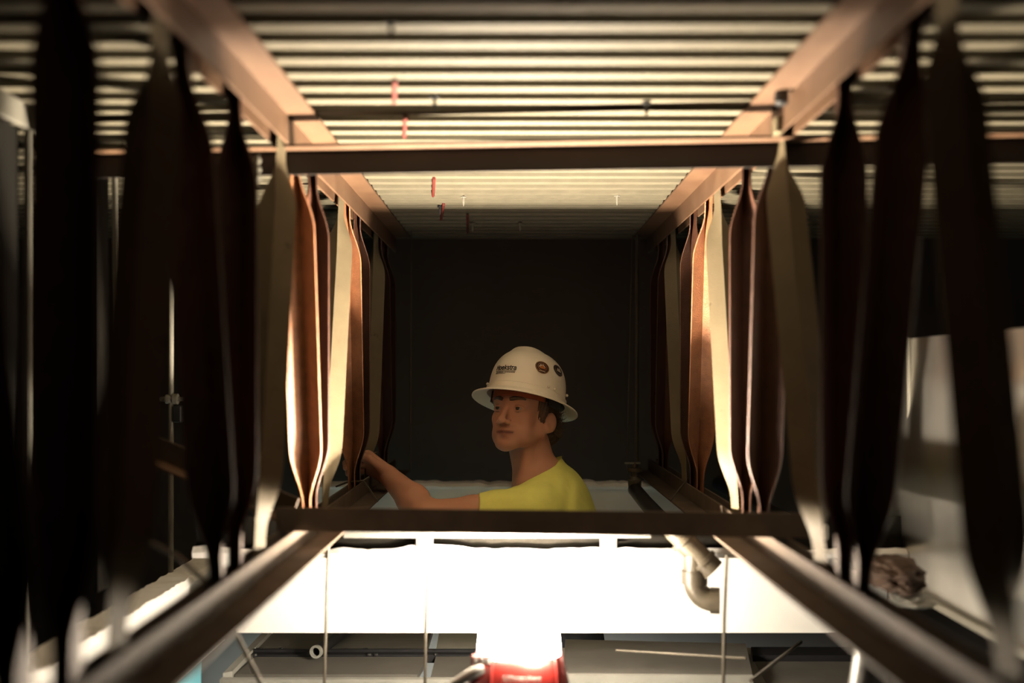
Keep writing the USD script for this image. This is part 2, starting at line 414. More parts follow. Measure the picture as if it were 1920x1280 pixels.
cd = thing("conduit_stub", c0, "short grey conduit stub with its open end beside the metal track", "conduit")
part("conduit_tube", hollow(c0, c1, 0.0165, 0.0125, 24), M_TRACK, cd)
part("end_ring", hollow(c0 - (c1 - c0) * 0.002, c0 + (c1 - c0) * 0.03, 0.0185, 0.012, 24), M_FRAME, cd)

pb = thing("ceiling_panel", at_z(1230, 1250), "thick pale grey ceiling board with a bright sawn front edge, right of the work light", "panel")
q = [at_z(1056, 1261, ZC + 0.03), at_z(1411, 1264, ZC + 0.03), at_z(1398, 1206, ZC + 0.03), at_z(1060, 1198, ZC + 0.03)]
part("board", slab(q, ZC - 0.0, ZC + 0.03), M_GREYB, pb, smooth=False)
e = at_z(1411, 1264, ZC + 0.03)
part("front_edge", bx(at_z(1056, 1261, ZC + 0.03)[0], e[0], q[0][1] - 0.022, q[0][1] - 0.002, ZC, ZC + 0.029), M_FRAME, pb, smooth=False)
pc = thing("ceiling_panel", at_z(1230, 1279), "pale board lying under the front edge of the thick grey ceiling board", "panel")
part("board", bx(at_z(1056, 1261)[0], at_z(1450, 1261)[0], 2.60, 3.0, ZC - 0.035, ZC - 0.006), M_FRAME, pc, smooth=False)
pd = thing("ceiling_panel", at_z(1550, 1250), "dark ceiling panel beside the white plastic tube at the lower right", "panel")
q = [at_z(1450, 1300), at_z(1660, 1300), at_z(1650, 1237), at_z(1415, 1237)]
part("board", slab(q, ZC - 0.02, ZC - 0.004), M_GREYB, pd, smooth=False)
part("edge_channel", slab([at_z(1412, 1236), at_z(1660, 1236), at_z(1660, 1220), at_z(1408, 1220)], ZC - 0.02, ZC + 0.012), M_TRACK, pd, smooth=False)
# board the lamp stands on
pe = thing("ceiling_panel", (0.0, 2.2, -0.745), "ceiling board under the foot of the work light", "panel")
part("board", bx(-0.105, 0.125, 2.10, 2.335, -0.74, -0.7005), M_GREYB, pe, smooth=False)

# teal wall of the room below, seen past the panel
part("wall_room", bx(-1.36, -1.26, 3.05, 4.0, FL, -0.835), M_TEAL, kind="structure")

# ---------------------------------------------------------------- the work light
YL, XLMP = 2.21, P(973, 0, 2.21)[0]
wlx = thing("work_light", (XLMP, YL, -0.72), "red portable site work light, glowing white, with its carry handle up", "lamp")
def zl(y): return zpx(y, YL)
def rsq(rx, ry, n=40, e=4.0):
    a = np.linspace(0, 2 * np.pi, n, endpoint=False)
    c, s = np.cos(a), np.sin(a)
    k = (np.abs(c) ** e + np.abs(s) ** e) ** (-1 / e)
    return np.stack([rx * k * c, ry * k * s], 1)
def loft(levels, n=48):
    """Rounded-square rings (z, rx, ry, roundness), closed at both ends."""
    v, f = [], []
    for z, rx, ry, e in levels:
        v += [(XLMP + x, YL + y, z) for x, y in rsq(rx, ry, n, e)]
    m = len(levels)
    for i in range(m - 1):
        for j in range(n):
            k = (j + 1) % n
            f += [(i * n + j, i * n + k, (i + 1) * n + k), (i * n + j, (i + 1) * n + k, (i + 1) * n + j)]
    v += [(XLMP, YL, levels[0][0]), (XLMP, YL, levels[-1][0])]
    c0, c1 = m * n, m * n + 1
    for j in range(n):
        k = (j + 1) % n
        f += [(c0, k, j), (c1, (m - 1) * n + j, (m - 1) * n + k)]
    return trimesh.Trimesh(np.array(v), np.array(f), process=False)
part("base", loft([(zl(1296), 0.1061, 0.1061, 4.5), (zl(1290), 0.1108, 0.1108, 4.5), (zl(1262), 0.1075, 0.1070, 4.5), (zl(1232), 0.0990, 0.0985, 4.2), (zl(1222), 0.0947, 0.0947, 4), (zl(1214), 0.089, 0.089, 4), (zl(1213), 0.06, 0.06, 4)]), M_RED, wlx)
lens = loft([(zl(1218), 0.0914, 0.0914, 3.6), (zl(1205), 0.0909, 0.0909, 3.6), (zl(1160), 0.0852, 0.0852, 3.4), (zl(1126), 0.0786, 0.0786, 3.2), (zl(1123), 0.0767, 0.0767, 3), (zl(1122.5), 0.03, 0.03, 3)])
part("lens", lens, M_LENS, wlx, label="glowing white lens")
fl_ = lathe([(0, 0.0), (0.060, 0.0), (0.058, 0.005), (0, 0.006)], (0, 0, 0), sections=40)
fl_.vertices = fl_.vertices * [1, 0.42, 1] + [XLMP, YL + 0.058, zl(1168)]
part("flood_array", fl_, M_LENST, wlx, label="bright flood array inside the lens")
cup = lathe([(0, -0.004), (0.066, -0.004), (0.066, 0.020), (0.0635, 0.020), (0.0625, -0.0015), (0, -0.0015)], (0, 0, 0), sections=40)  # unseen cup, added to cut the low-angle light of the array
cup.vertices = cup.vertices * [1, 0.45, 1] + [XLMP, YL + 0.058, zl(1168)]
part("light_cutoff_cup", cup, M_GREYP, wlx)
# the bright notch of the lens dipping into the front of the base
zz = [(925, 1216), (1049, 1216), (1040, 1226), (1026, 1229), (1019, 1240), (1012, 1243), (990, 1243), (974, 1231), (955, 1227), (932, 1224)]
pts = [(P(x, y, YL - 0.105)[0], zpx(y, YL - 0.105)) for x, y in zz]
m = trimesh.creation.extrude_polygon(Polygon(pts), 0.012)
v = m.vertices.copy()
m.vertices = np.stack([v[:, 0], YL - 0.1035 - v[:, 2] * 0.6 + (v[:, 1] - zl(1216)) * 0.12, v[:, 1]], 1); m.fix_normals()
part("lens_lip", m, M_LENS, wlx, smooth=False, label="glowing white lip of the lens")
def hp(x, y): return P(x, y, YL)
part("handle", tube([hp(915, 1124), hp(919, 1112), hp(926, 1103), hp(938, 1098.5), hp(975, 1097.5), hp(1012, 1098.5), hp(1024, 1103), hp(1031, 1112), hp(1035, 1124)], [0.009, 0.0095, 0.0085, 0.006, 0.005, 0.006, 0.0085, 0.0095, 0.009], 12), M_GREYP, wlx)
# latch lever, side buttons and corner ribs
def front(x, y, out=0.0): return P(x, y, YL - 0.108 - out)
lv = part("latch", tube([front(905, 1254, 0.02), front(888, 1260, 0.03), front(866, 1273, 0.035), front(846, 1284, 0.035)], [0.010, 0.012, 0.011, 0.008], 10), M_GREYP, wlx, label="grey latch lever")
part("latch_spring", tube([front(884, 1281, 0.025), front(892, 1271, 0.025), front(905, 1263, 0.02)], [0.006, 0.008, 0.006], 8), M_RED, wlx)
c = front(905, 1238, 0.004)
part("switch_pad", chamfer(c[0] - 0.024, c[0] + 0.020, c[1] - 0.004, c[1] + 0.014, c[2] - 0.010, c[2] + 0.010, 0.003), M_RED, wlx, smooth=False)
for dx in (-0.014, 0.0, 0.011):
    part("button", chamfer(c[0] + dx - 0.0045, c[0] + dx + 0.0045, c[1] - 0.008, c[1], c[2] - 0.006, c[2] + 0.006, 0.002), M_GREYP, wlx, smooth=False)
for px in (921, 1044):
    part("corner_rib", tube([front(px, 1232, -0.004), front(px + (px - 980) * 0.05, 1262, 0.006), front(px + (px - 980) * 0.07, 1288, 0.008)], 0.006, 8), M_RED, wlx)
t = meshkit.text_mesh("Milwaukee", 0.012, 0.002, True)
v = t.vertices.copy(); v[:, 0] -= v[:, 0].mean(); v[:, 0] *= 0.98
c = front(978, 1276, 0.0)
t.vertices = np.stack([c[0] + v[:, 0] + v[:, 1] * 0.2, c[1] - 0.0085 - v[:, 2] + (v[:, 1]) * 0.11, c[2] + v[:, 1]], 1)
part("lettering", t, M_FRAME, wlx, smooth=False, label="raised white script lettering")

# ---------------------------------------------------------------- black pipe run over the partition
pipe = thing("iron_pipe", P(1340, 1072, 2.39), "black iron pipe with tee and elbow right of the work light", "pipe")
p0, p1 = P(1337, 1070, 2.40), P(1258, 990, 2.425)
pd_ = (p1 - p0); PLn = np.linalg.norm(pd_); pd_ /= PLn
ro = 0.0285
at = lambda t: p0 + pd_ * t
part("pipe_run", hollow(at(0.01), at(PLn), ro * 0.86, ro * 0.70), M_IRON, pipe)
part("pipe_end", hollow(at(0), at(0.03), ro * 1.08, ro * 0.80), M_IRON, pipe, label="open pipe end")
tz = at(0.062)
part("tee", cat_(hollow(at(0.03), at(0.10), ro * 1.0, ro * 0.8), hollow(at(0.026), at(0.036), ro * 1.2, ro * 0.85), hollow(at(0.094), at(0.106), ro * 1.2, ro * 0.85), hollow(tz, tz - (0, 0, 0.052), ro * 0.98, ro * 0.7), hollow(tz - (0, 0, 0.044), tz - (0, 0, 0.058), ro * 1.12, ro * 0.7)), M_IRON, pipe)
part("drop_nipple", hollow(tz - (0, 0, 0.052), tz - (0, 0, 0.084), ro * 0.80, ro * 0.66), M_IRON, pipe)
e0 = tz - np.array([0, 0, 0.070])
ang = np.linspace(0, np.pi / 2, 10)
elb = [e0 + np.array([0.042 * (1 - math.cos(a)), -0.012 * (1 - math.cos(a)), -0.044 * math.sin(a)]) for a in ang]
part("elbow", cat_(tube(elb, ro * 0.95, 20), hollow(e0 + (0, 0, 0.012), e0 - (0, 0, 0.006), ro * 1.1, ro * 0.6), hollow(elb[-1] - (0.006, 0, 0), elb[-1] + (0.016, -0.005, 0), ro * 1.1, ro * 0.72)), M_IRON, pipe)

# ---------------------------------------------------------------- hanger and tie wires
def wire(pts, r, label, name="hanger_wire", cat="wire", m=None):
    pts = [np.asarray(p, float) for p in pts]
    if len(pts) == 2:
        pts = [pts[0] * (1 - t) + pts[1] * t for t in np.linspace(0, 1, 6)]
    return part(name, tube(pts, r, 6), m or M_WIRE, label=label, cat=cat)
wire([P(618, 985, 2.47), P(613, 1100, 2.46), P(608, 1290, 2.44)], 0.0042, "pale hanger wire dropping in front of the left part of the white partition")
wire([P(803, 1050, 2.46), P(798, 1180, 2.46), P(797, 1285, 2.46)], 0.0042, "pale hanger wire hanging left of the work light")
wire([P(1363, 1040, 2.30), P(1358, 1160, 2.30), P(1356, 1290, 2.30)], 0.0044, "pale hanger wire hanging just right of the pipe elbow")
wire([P(430, 1165, 1.95), P(445, 1192, 1.95), P(495, 1292, 1.95)], 0.0045, "slanting wire under the left bottom chord beside the framed panel")
wire([P(255, 1003, 1.75), P(330, 1040, 1.72), P(390, 1095, 1.70)], 0.004, "slanting wire crossing the lit strip outside the left joist")
wire([P(1502, 1203, 2.66), P(1408, 1276, 2.38)], 0.005, "grey rod leaning on the right end of the thick board", "metal_rod", "rod")
wire([P(1155, 1219, 2.58), P(1398, 1234, 2.42)], 0.0035, "thin straight rod lying on top of the thick grey board", "metal_rod", "rod")
wire([P(771, 425, 3.75), P(769, 880, 3.60)], 0.0028, "thin hanger wire left of the man against the dark wall")
wire([P(1186, 440, 3.75), P(1176, 880, 3.60)], 0.0028, "thin hanger wire right of the man, behind the black valve")
wire([P(1195, 440, 3.8), P(1194, 880, 3.75)], 0.008, "dark vertical rod on the back wall right of the man", "hanger_rod", "rod", M_IRON)
wire([P(630, 912, 2.98), P(650, 904, 2.97), P(681, 901, 2.96), P(692, 894, 2.97)], 0.003, "tie wire bent over the left bottom chord near the man's hand", "tie_wire")
wire([P(681, 901, 2.96), P(695, 920, 2.93), P(708, 940, 2.90)], 0.003, "tie wire slanting down across the left bottom chord by the hand", "tie_wire")
wire([P(1286, 903, 2.95), P(1275, 915, 2.92), P(1258, 938, 2.88)], 0.003, "tie wire slanting across the right bottom chord", "tie_wire")

# ---------------------------------------------------------------- things on the deck
def deck_at(px, py, dz=-0.004):
    d = (ZD + dz) * FPX / (VY - py)
    return P(px, py, d)
for (x0, y0, x1, y1), lab in zip(((814, 334, 812, 367), (832, 383, 827, 411), (877, 405, 877, 436), (760, 218, 758, 256), (741, 150, 739, 192)),
    ("red anchor rod under the lit deck, leftmost behind the upper bridging", "red anchor rod under the lit deck with a dark bolt beside it", "red anchor rod under the far shaded end of the deck", "red anchor rod on the deck just in front of the upper bridging", "small red anchor rod on the deck nearest the camera")):
    part("anchor_rod", tube([deck_at(x0, y0), deck_at(x0, y0) * 0.5 + deck_at(x1, y1) * 0.5, deck_at(x1, y1)], 0.0045, 8), M_REDP, label=lab, cat="rod", group=None)
def screw(px, py, lab, L=0.03, m=None):
    c = deck_at(px, py, 0)
    part("deck_screw", cat_(tube([c + (0, 0, 0.002), c - (0, 0, L * 0.7), c - (0, 0, L)], [0.0035, 0.0035, 0.001], 8), lathe([(0, 0.0), (0.009, -0.001), (0.009, -0.004), (0, -0.004)], c, sections=10)), m or M_STUD, label=lab, cat="screw")
screw(1157, 366, "screw tip poking through the lit deck on the right")
screw(869, 368, "screw tip poking through the lit deck left of centre")
screw(886, 418, "screw tip beside the far red anchor rod")
screw(975, 418, "screw tip in the middle of the far shaded deck")
screw(825, 386, "dark bolt beside a red anchor rod", 0.028, M_BLACK)
screw(815, 180, "dark screw under the near deck left of centre", 0.03, M_BLACK)
screw(1212, 190, "dark screw under the near deck right of centre", 0.03, M_BLACK)
screw(733, 40, "dark screw under the nearest deck rib", 0.03, M_BLACK)

# rubber plug and clip on the right top chord
c = P(1465, 172, 1.875)
part("rubber_plug", lathe([(0, 0.0), (0.012, 0.0), (0.0135, -0.005), (0.013, -0.022), (0.010, -0.026), (0, -0.027)], (c[0], c[1], ZT - 0.005), sections=20), M_BLACK, label="round black plug under the right top chord", cat="plug")
c = P(1452, 204, 1.965)
part("weld_clip", chamfer(JR - 0.030, JR - 0.014, c[1] - 0.025, c[1] + 0.01, ZTB - 0.004, ZTB + 0.03, 0.003), M_WEBC, label="small pale clip on the right top chord beside the black plug", cat="clip")
part("white_block", chamfer(P(1533, 0, 2.09)[0], P(1549, 0, 2.09)[0], 2.075, 2.095, zpx(1010, 2.09), zpx(982, 2.09), 0.003), M_WHITE, label="small white block at the right end of the lower bridging", cat="block")
# threaded hanger with nuts behind the left end of the upper bridging
c = P(482, 290, 1.98)
hb = thing("threaded_hanger", c, "pale threaded hanger with nuts left of the upper bridging", "hanger")
part("rod", tube([c, c - (0, 0, 0.025), c - (0, 0, 0.06)], 0.0045, 10), M_STUD, hb)
for k, (dz, r) in enumerate(((0.012, 0.008), (0.030, 0.0085), (0.046, 0.010))):
    part("nut", lathe([(0, 0.005), (r, 0.004), (r, -0.004), (0, -0.005)], c - (0, 0, dz), sections=6), M_STUD, hb, smooth=False)

# ---------------------------------------------------------------- left background: stud frames, pipe, ducts
def frame(px, ytop, ybot, d, x_end, side_len, w, lab):
    """A stud frame: an upright, a head rail running towards the camera and a short return."""
    a = P(px, ytop, d)
    th = thing("stud_frame", (a[0], a[1], FL), lab, "stud frame")
    part("upright", chamfer(a[0] - w / 2, a[0] + w / 2, a[1], a[1] + 0.012, FL, a[2], 0.002), M_STUD, th, smooth=False)
    part("head_rail", chamfer(a[0] - w / 2, a[0] + w / 2, a[1] - side_len, a[1] + 0.04, a[2], a[2] + 0.045, 0.002), M_STUD, th, smooth=False)
    part("panel", bx(a[0] - 0.02, a[0] - 0.012, a[1] - side_len, a[1], P(px, ybot, d)[2], a[2]), M_PLATE, th, smooth=False)
    part("return_rail", chamfer(a[0], a[0] + x_end, a[1] + 0.0, a[1] + 0.04, a[2] - 0.004, a[2] + 0.045, 0.002), M_STUD, th, smooth=False)
    return th
frame(48, 240, 1100, 1.83, 0.045, 0.40, 0.010, "pale metal stud frame at the far left edge, its head sloping out of view")
frame(213, 326, 1100, 2.35, 0.04, 0.06, 0.011, "pale metal stud frame between the dark webs at the left")
# water pipe with a coupling
a = P(321, 470, 2.75); b = P(318, 1010, 2.75); b[2] = FL
wp = thing("water_pipe", b, "thin upright pipe with a brass coupling behind the left joist", "pipe")
part("pipe_tube", tube([b, (a + b) / 2, a], 0.0075, 12), M_STUD, wp)
c = P(324, 748, 2.75)
part("coupling", lathe([(0, -0.035), (0.006, -0.034), (0.007, -0.02), (0.013, -0.018), (0.013, -0.006), (0.010, 0), (0.015, 0.002), (0.015, 0.014), (0.006, 0.016), (0.005, 0.036), (0, 0.037)], c, axis=(1, 0, 0), sections=16), M_STUD, wp)
part("valve_body", chamfer(c[0] + 0.002, c[0] + 0.026, c[1] - 0.012, c[1] + 0.012, c[2] - 0.065, c[2] - 0.018, 0.003), M_BLACK, wp, smooth=False)
# ---------------------------------------------------------------- right background: sheet metal duct
X0, X1, Y0, Y1, Z0, Z1 = 0.985, 1.46, 1.10, 2.62, -0.525, 0.088
du = thing("sheet_metal_duct", (1.2, 1.9, Z0), "shiny dented sheet metal duct outside the right joist", "duct")
def dented(x, y0, y1, z0, z1, ny=60, nz=40, seed=2):
    yy, zz2 = np.meshgrid(np.linspace(y0, y1, ny), np.linspace(z0, z1, nz), indexing="ij")
    w = np.clip(np.minimum(np.minimum(yy - y0, y1 - yy), np.minimum(zz2 - z0, z1 - zz2)) / 0.1, 0, 1)
    # cross-broken sheet: shallow pyramid plus dents
    cb = np.minimum(np.abs(((yy - y0) % 0.5) / 0.25 - 1), 1) * 0.5 + np.abs(zz2 - (z0 + z1) / 2) / (z1 - z0)
    dn = meshkit.noise(np.stack([yy * 3.1, zz2 * 3.3, yy * 0], -1), seed) - 0.5
    xx = x - w * (0.030 * (1 - cb) + 0.050 * dn)
    v = np.stack([xx, yy, zz2], -1).reshape(-1, 3)
    back = v.copy(); back[:, 0] = np.maximum(back[:, 0], x) + 0.012
    f = []
    for i in range(ny - 1):
        for j in range(nz - 1):
            a = i * nz + j
            f += [(a, a + 1, a + nz + 1), (a, a + nz + 1, a + nz)]
    f = np.array(f); n = len(v)
    g = trimesh.Trimesh(v, f, process=False)
    bnd = trimesh.grouping.group_rows(g.edges_sorted, require_count=1)
    side = []
    for a, b in g.edges[bnd]: side += [(b, a, a + n), (b, a + n, b + n)]
    return trimesh.Trimesh(np.vstack([v, back]), np.vstack([f, f[:, ::-1] + n, np.array(side)]), process=False)
part("side_sheet", dented(X0, Y0, Y1, Z0, Z1), M_DUCT, du, smooth=40)
part("duct_body", bx(X0 + 0.014, X1, Y0, Y1, Z0, Z1 - 0.001), M_DUCT, du, smooth=False)
part("seam_flange", chamfer(X0 - 0.022, X0 + 0.01, Y0, Y1, Z0 - 0.016, Z0 + 0.002, 0.002), M_STUD, du, smooth=False)
part("seam_flange", chamfer(X0 - 0.010, X0 + 0.014, 2.46, 2.475, Z0, Z1, 0.002), M_STUD, du, smooth=False)
# lagged pipe with torn kraft wrap between the joist and the duct
c = P(1690, 1085, 2.12)
lp = thing("lagged_pipe", (c[0], 2.8, c[2]), "dark pipe with crumpled brown paper wrap between right joist and shiny duct", "pipe")
part("pipe_tube", tube([(c[0], 2.10, c[2] - 0.01), (c[0], 2.6, c[2] - 0.01), (c[0], YB + 0.02, c[2] - 0.01)], 0.026, 16), M_BLACK, lp)
b = trimesh.creation.icosphere(4, 1.0)
n_ = meshkit.fbm(b.vertices * 2.3 + 5, 4, 9) - 0.5
b.vertices = b.vertices * (1 + 0.7 * n_[:, None]) * [0.060, 0.11, 0.036] + c + (0, 0.05, 0)
part("paper_wrap", b, M_KRAFT, lp, label="crumpled brown kraft paper", smooth=25)
b = trimesh.creation.icosphere(3, 1.0)
n_ = meshkit.fbm(b.vertices * 2.9 + 11, 4, 3) - 0.5
b.vertices = b.vertices * (1 + 0.8 * n_[:, None]) * [0.045, 0.05, 0.014] + c + (0.015, -0.02, -0.040)
part("torn_lining", b, M_FRAME, lp, label="pale torn lining", smooth=25)
# white plastic tube standing at the lower right
a, b = P(1618, 1330, 1.80), P(1640, 1190, 1.80)
pv = thing("plastic_tube", a, "short white plastic tube leaning under the right bottom chord", "tube")
part("tube_wall", hollow(a, b, 0.030, 0.026, 28), M_PVC, pv)
part("socket_ring", hollow(a + (b - a) * 0.72, b, 0.0335, 0.028, 28), M_PVC, pv)
# black pipe with a valve behind the right bottom chord
c = P(1190, 893, 3.45)
fv = thing("valve_assembly", c, "black valve on a sloping dark pipe right of the man", "valve")
part("valve_body", lathe([(0, -0.05), (0.022, -0.048), (0.024, -0.01), (0.016, 0.0), (0.016, 0.015), (0.026, 0.017), (0.026, 0.03), (0.010, 0.032), (0.008, 0.05), (0, 0.05)], c, sections=20), M_IRON, fv)
part("lever", chamfer(c[0] - 0.035, c[0] + 0.02, c[1] - 0.008, c[1] + 0.008, c[2] + 0.043, c[2] + 0.050, 0.002), M_STUD, fv, smooth=False)
part("sloping_pipe", tube([c - (0, 0, 0.045), P(1194, 922, 3.38), P(1212, 944, 3.15), P(1255, 990, 2.75)], 0.024, 14), M_BLACK, fv)
ALB = 1.0

# ---------------------------------------------------------------- the man
K = 1.178                                   # units per metre of the figure
HD = 3.22
H = P(980, 772, HD)                         # head centre, level with the eyes
def mm(px, py, d):                          # pixel and depth -> metres from the head centre
    return (P(px, py, d) - H) / K
def rows(yaw, pitch, roll=0.0):
    a, p, r = map(math.radians, (yaw, pitch, roll))
    f0 = np.array([-math.sin(a), -math.cos(a), 0]); up = np.array([0, 0, 1.0])
    F = f0 * math.cos(p) + up * math.sin(p)
    Lf = np.cross(up, f0)
    U = np.cross(F, Lf)
    L2 = Lf * math.cos(r) + U * math.sin(r); U2 = np.cross(F, L2)
    return np.stack([F, L2, U2])            # local -> world: q @ rows

RH = rows(31, 9)
def hd(f, l, u): return np.array([f, l, u]) @ RH

# --- signed distance pieces
def s_ell(c, r, R=None):
    c, r = np.asarray(c, float), np.asarray(r, float)
    def f(p):
        q = p - c
        if R is not None: q = q @ R.T
        k0 = np.sqrt(((q / r) ** 2).sum(1)); k1 = np.sqrt(((q / (r * r)) ** 2).sum(1))
        return k0 * (k0 - 1) / np.maximum(k1, 1e-9)
    return f, c, r.max()
def s_cone(a, b, ra, rb):
    a, b = np.asarray(a, float), np.asarray(b, float); ab = b - a; n = ab @ ab
    def f(p):
        t = np.clip((p - a) @ ab / n, 0, 1)
        return np.linalg.norm(p - a - t[:, None] * ab, axis=1) - (ra + t * (rb - ra))
    return f, (a + b) / 2, np.linalg.norm(ab) / 2 + max(ra, rb)
def field(ops, p):
    d = np.full(len(p), 1.0)
    for kind, (f, c, R), k in ops:
        e = f(p)
        if kind == "u":
            h = np.clip(0.5 + 0.5 * (d - e) / k, 0, 1); d = d * (1 - h) + e * h - k * h * (1 - h)
        else:
            h = np.clip(0.5 - 0.5 * (d + e) / k, 0, 1); d = d * (1 - h) - e * h + k * h * (1 - h)
    return d
def mesh_field(ops, cell, extra=None, B=16):
    """Surface nets over the blocks that the surface crosses."""
    lo = np.min([c - R for k, (f, c, R), _ in ops if k == "u"], axis=0) - 0.03
    hi = np.max([c + R for k, (f, c, R), _ in ops if k == "u"], axis=0) + 0.03
    bs = B * cell
    nb = np.ceil((hi - lo) / bs).astype(int)
    g = np.arange(B + 1)
    I, J, Kk = np.meshgrid(g, g, g, indexing="ij")
    loc = np.stack([I, J, Kk], -1).reshape(-1, 3)
    V, ID, Q = [], [], []
    N = nb * B + 2
    gid = lambda ijk: (ijk[..., 0] * N[1] + ijk[..., 1]) * N[2] + ijk[..., 2]
    half = bs * 0.87
    for b in np.ndindex(*nb):
        o = lo + np.array(b) * bs; ctr = o + bs / 2
        near = [op for op in ops if np.linalg.norm(op[1][1] - ctr) < op[1][2] + half + 0.05]
        if not any(op[0] == "u" for op in near): continue
        p = o + loc * cell
        d = field(near, p)
        if extra is not None: d = extra(p, d)
        d = d.reshape(B + 1, B + 1, B + 1)
        s = d < 0
        if s.all() or not s.any(): continue
        base = np.array(b) * B
        acc = np.zeros((B, B, B, 3)); cnt = np.zeros((B, B, B))
        for ax in range(3):
            sl0 = [slice(None)] * 3; sl1 = [slice(None)] * 3
            sl0[ax] = slice(0, B); sl1[ax] = slice(1, B + 1)
            d0, d1 = d[tuple(sl0)], d[tuple(sl1)]
            cross = (d0 < 0) != (d1 < 0)
            t = np.where(cross, d0 / np.where(cross, d0 - d1, 1), 0)
            o1, o2 = [a for a in range(3) if a != ax]
            for a in (0, 1):
                for c in (0, 1):
                    sl = [slice(0, B)] * 3; sl[o1] = slice(a, a + B); sl[o2] = slice(c, c + B)
                    cr, tt = cross[tuple(sl)], t[tuple(sl)]
                    off = np.zeros(cr.shape + (3,)); off[..., ax] = tt; off[..., o1] = a; off[..., o2] = c
                    acc += off * cr[..., None]; cnt += cr
            sl = [slice(0, B)] * 3
            ix = np.argwhere(cross[tuple(sl)])
            if len(ix):
                e1 = np.zeros(3, int); e1[o1] = 1; e2 = np.zeros(3, int); e2[o2] = 1
                w = ix + base
                quad = np.stack([gid(w - e1 - e2), gid(w - e2), gid(w), gid(w - e1)], 1)
                neg = d0[tuple(sl)][tuple(ix.T)] < 0
                flip = neg if ax != 1 else ~neg
                quad[~flip] = quad[~flip][:, ::-1]
                ok = (w - e1 - e2 >= 0).all(1)
                Q.append(quad[ok])
        m = cnt > 0
        ijk = np.argwhere(m)
        V.append(o + (ijk + acc[m] / cnt[m][:, None]) * cell); ID.append(gid(ijk + base))
    V, ID, Q = np.vstack(V), np.concatenate(ID), np.vstack(Q)
    order = np.argsort(ID); ids = ID[order]
    pos = np.clip(np.searchsorted(ids, Q), 0, len(ids) - 1)
    good = (ids[pos] == Q).all(1)
    q = order[pos[good]]
    t = trimesh.Trimesh(V, np.vstack([q[:, [0, 1, 2]], q[:, [0, 2, 3]]]), process=False)
    if t.volume < 0: t.invert()
    return t

sk = lambda a, r, R=None: s_ell(a, r, R)
head = []
def add(op, k, kind="u"): head.append((kind, op, k))
_hd = hd
def hd(f, l, u): return _hd(f, l, u * 0.90 if u < 0 else u)      # a rather short lower face
# skull, face and jaw
add(s_ell(hd(-0.012, 0, 0.042), (0.097, 0.076, 0.088), RH), 0.01)
add(s_ell(hd(0.034, 0, -0.018), (0.050, 0.056, 0.074), RH), 0.02)
for s in (-1, 1):
    add(s_cone(hd(-0.002, s * 0.058, -0.008), hd(0.004, s * 0.055, -0.066), 0.014, 0.0155), 0.02)
    add(s_cone(hd(0.004, s * 0.055, -0.066), hd(0.070, s * 0.019, -0.103), 0.0155, 0.0155), 0.022)
    add(s_ell(hd(0.055, s * 0.040, -0.030), (0.022, 0.018, 0.020), RH), 0.018)
    add(s_ell(hd(0.045, s * 0.036, -0.075), (0.030, 0.020, 0.026), RH), 0.02)
    add(s_cone(hd(0.080, s * 0.010, 0.019), hd(0.063, s * 0.045, 0.018), 0.0105, 0.010), 0.014)
add(s_ell(hd(0.078, 0, -0.108), (0.017, 0.021, 0.018), RH), 0.016)
add(s_ell(hd(0.067, 0, -0.070), (0.024, 0.037, 0.030), RH), 0.016)
for s in (-1, 1):                                        # eye sockets and lids
    add(s_ell(hd(0.0992, s * 0.0315, -0.001), (0.021, 0.0165, 0.0125), RH), 0.010, "s")
    fx = lambda t: 0.0818 - 0.0085 * t * t - 0.002 * max(t, 0)
    for t0 in np.linspace(-1, 0.75, 6):
        t1 = t0 + 0.35
        y0, y1 = s * (0.0315 + 0.0150 * t0), s * (0.0315 + 0.0150 * t1)
        ua = lambda t: 0.0005 + 0.0058 * (1 - t * t); ub = lambda t: -0.0015 - 0.0052 * (1 - t * t)
        add(s_cone(hd(fx(t0), y0, ua(t0)), hd(fx(t1), y1, ua(t1)), 0.0028, 0.0028), 0.003)
        add(s_cone(hd(fx(t0) - .001, y0, ub(t0)), hd(fx(t1) - .001, y1, ub(t1)), 0.0023, 0.0023), 0.003)
# nose
add(s_cone(hd(0.081, 0, 0.012), hd(0.1050, 0, -0.034), 0.0078, 0.0078), 0.010)
add(s_ell(hd(0.1085, 0, -0.0385), (0.0105, 0.0092, 0.0085), RH), 0.007)
for s in (-1, 1):
    add(s_ell(hd(0.0955, s * 0.0130, -0.0430), (0.0110, 0.0065, 0.0072), RH), 0.005)
    add(s_ell(hd(0.1005, s * 0.0070, -0.0520), (0.006, 0.0034, 0.0035), RH), 0.002, "s")
# lips
for s in (-1, 1):
    add(s_cone(hd(0.0912, s * 0.003, -0.0665), hd(0.0805, s * 0.0255, -0.0725), 0.0062, 0.0034), 0.003)
    add(s_cone(hd(0.0902, 0, -0.0785), hd(0.0805, s * 0.0235, -0.0745), 0.0074, 0.0036), 0.003)
for s in (-1, 1):
    add(s_cone(hd(0.0990, 0, -0.0722), hd(0.0850, s * 0.0275, -0.0735), 0.0024, 0.0020), 0.0015, "s")
add(s_ell(hd(0.0965, 0, -0.0570), (0.004, 0.003, 0.007), RH), 0.004, "s")
add(s_ell(hd(0.0960, 0, -0.0920), (0.008, 0.018, 0.0055), RH), 0.008, "s")
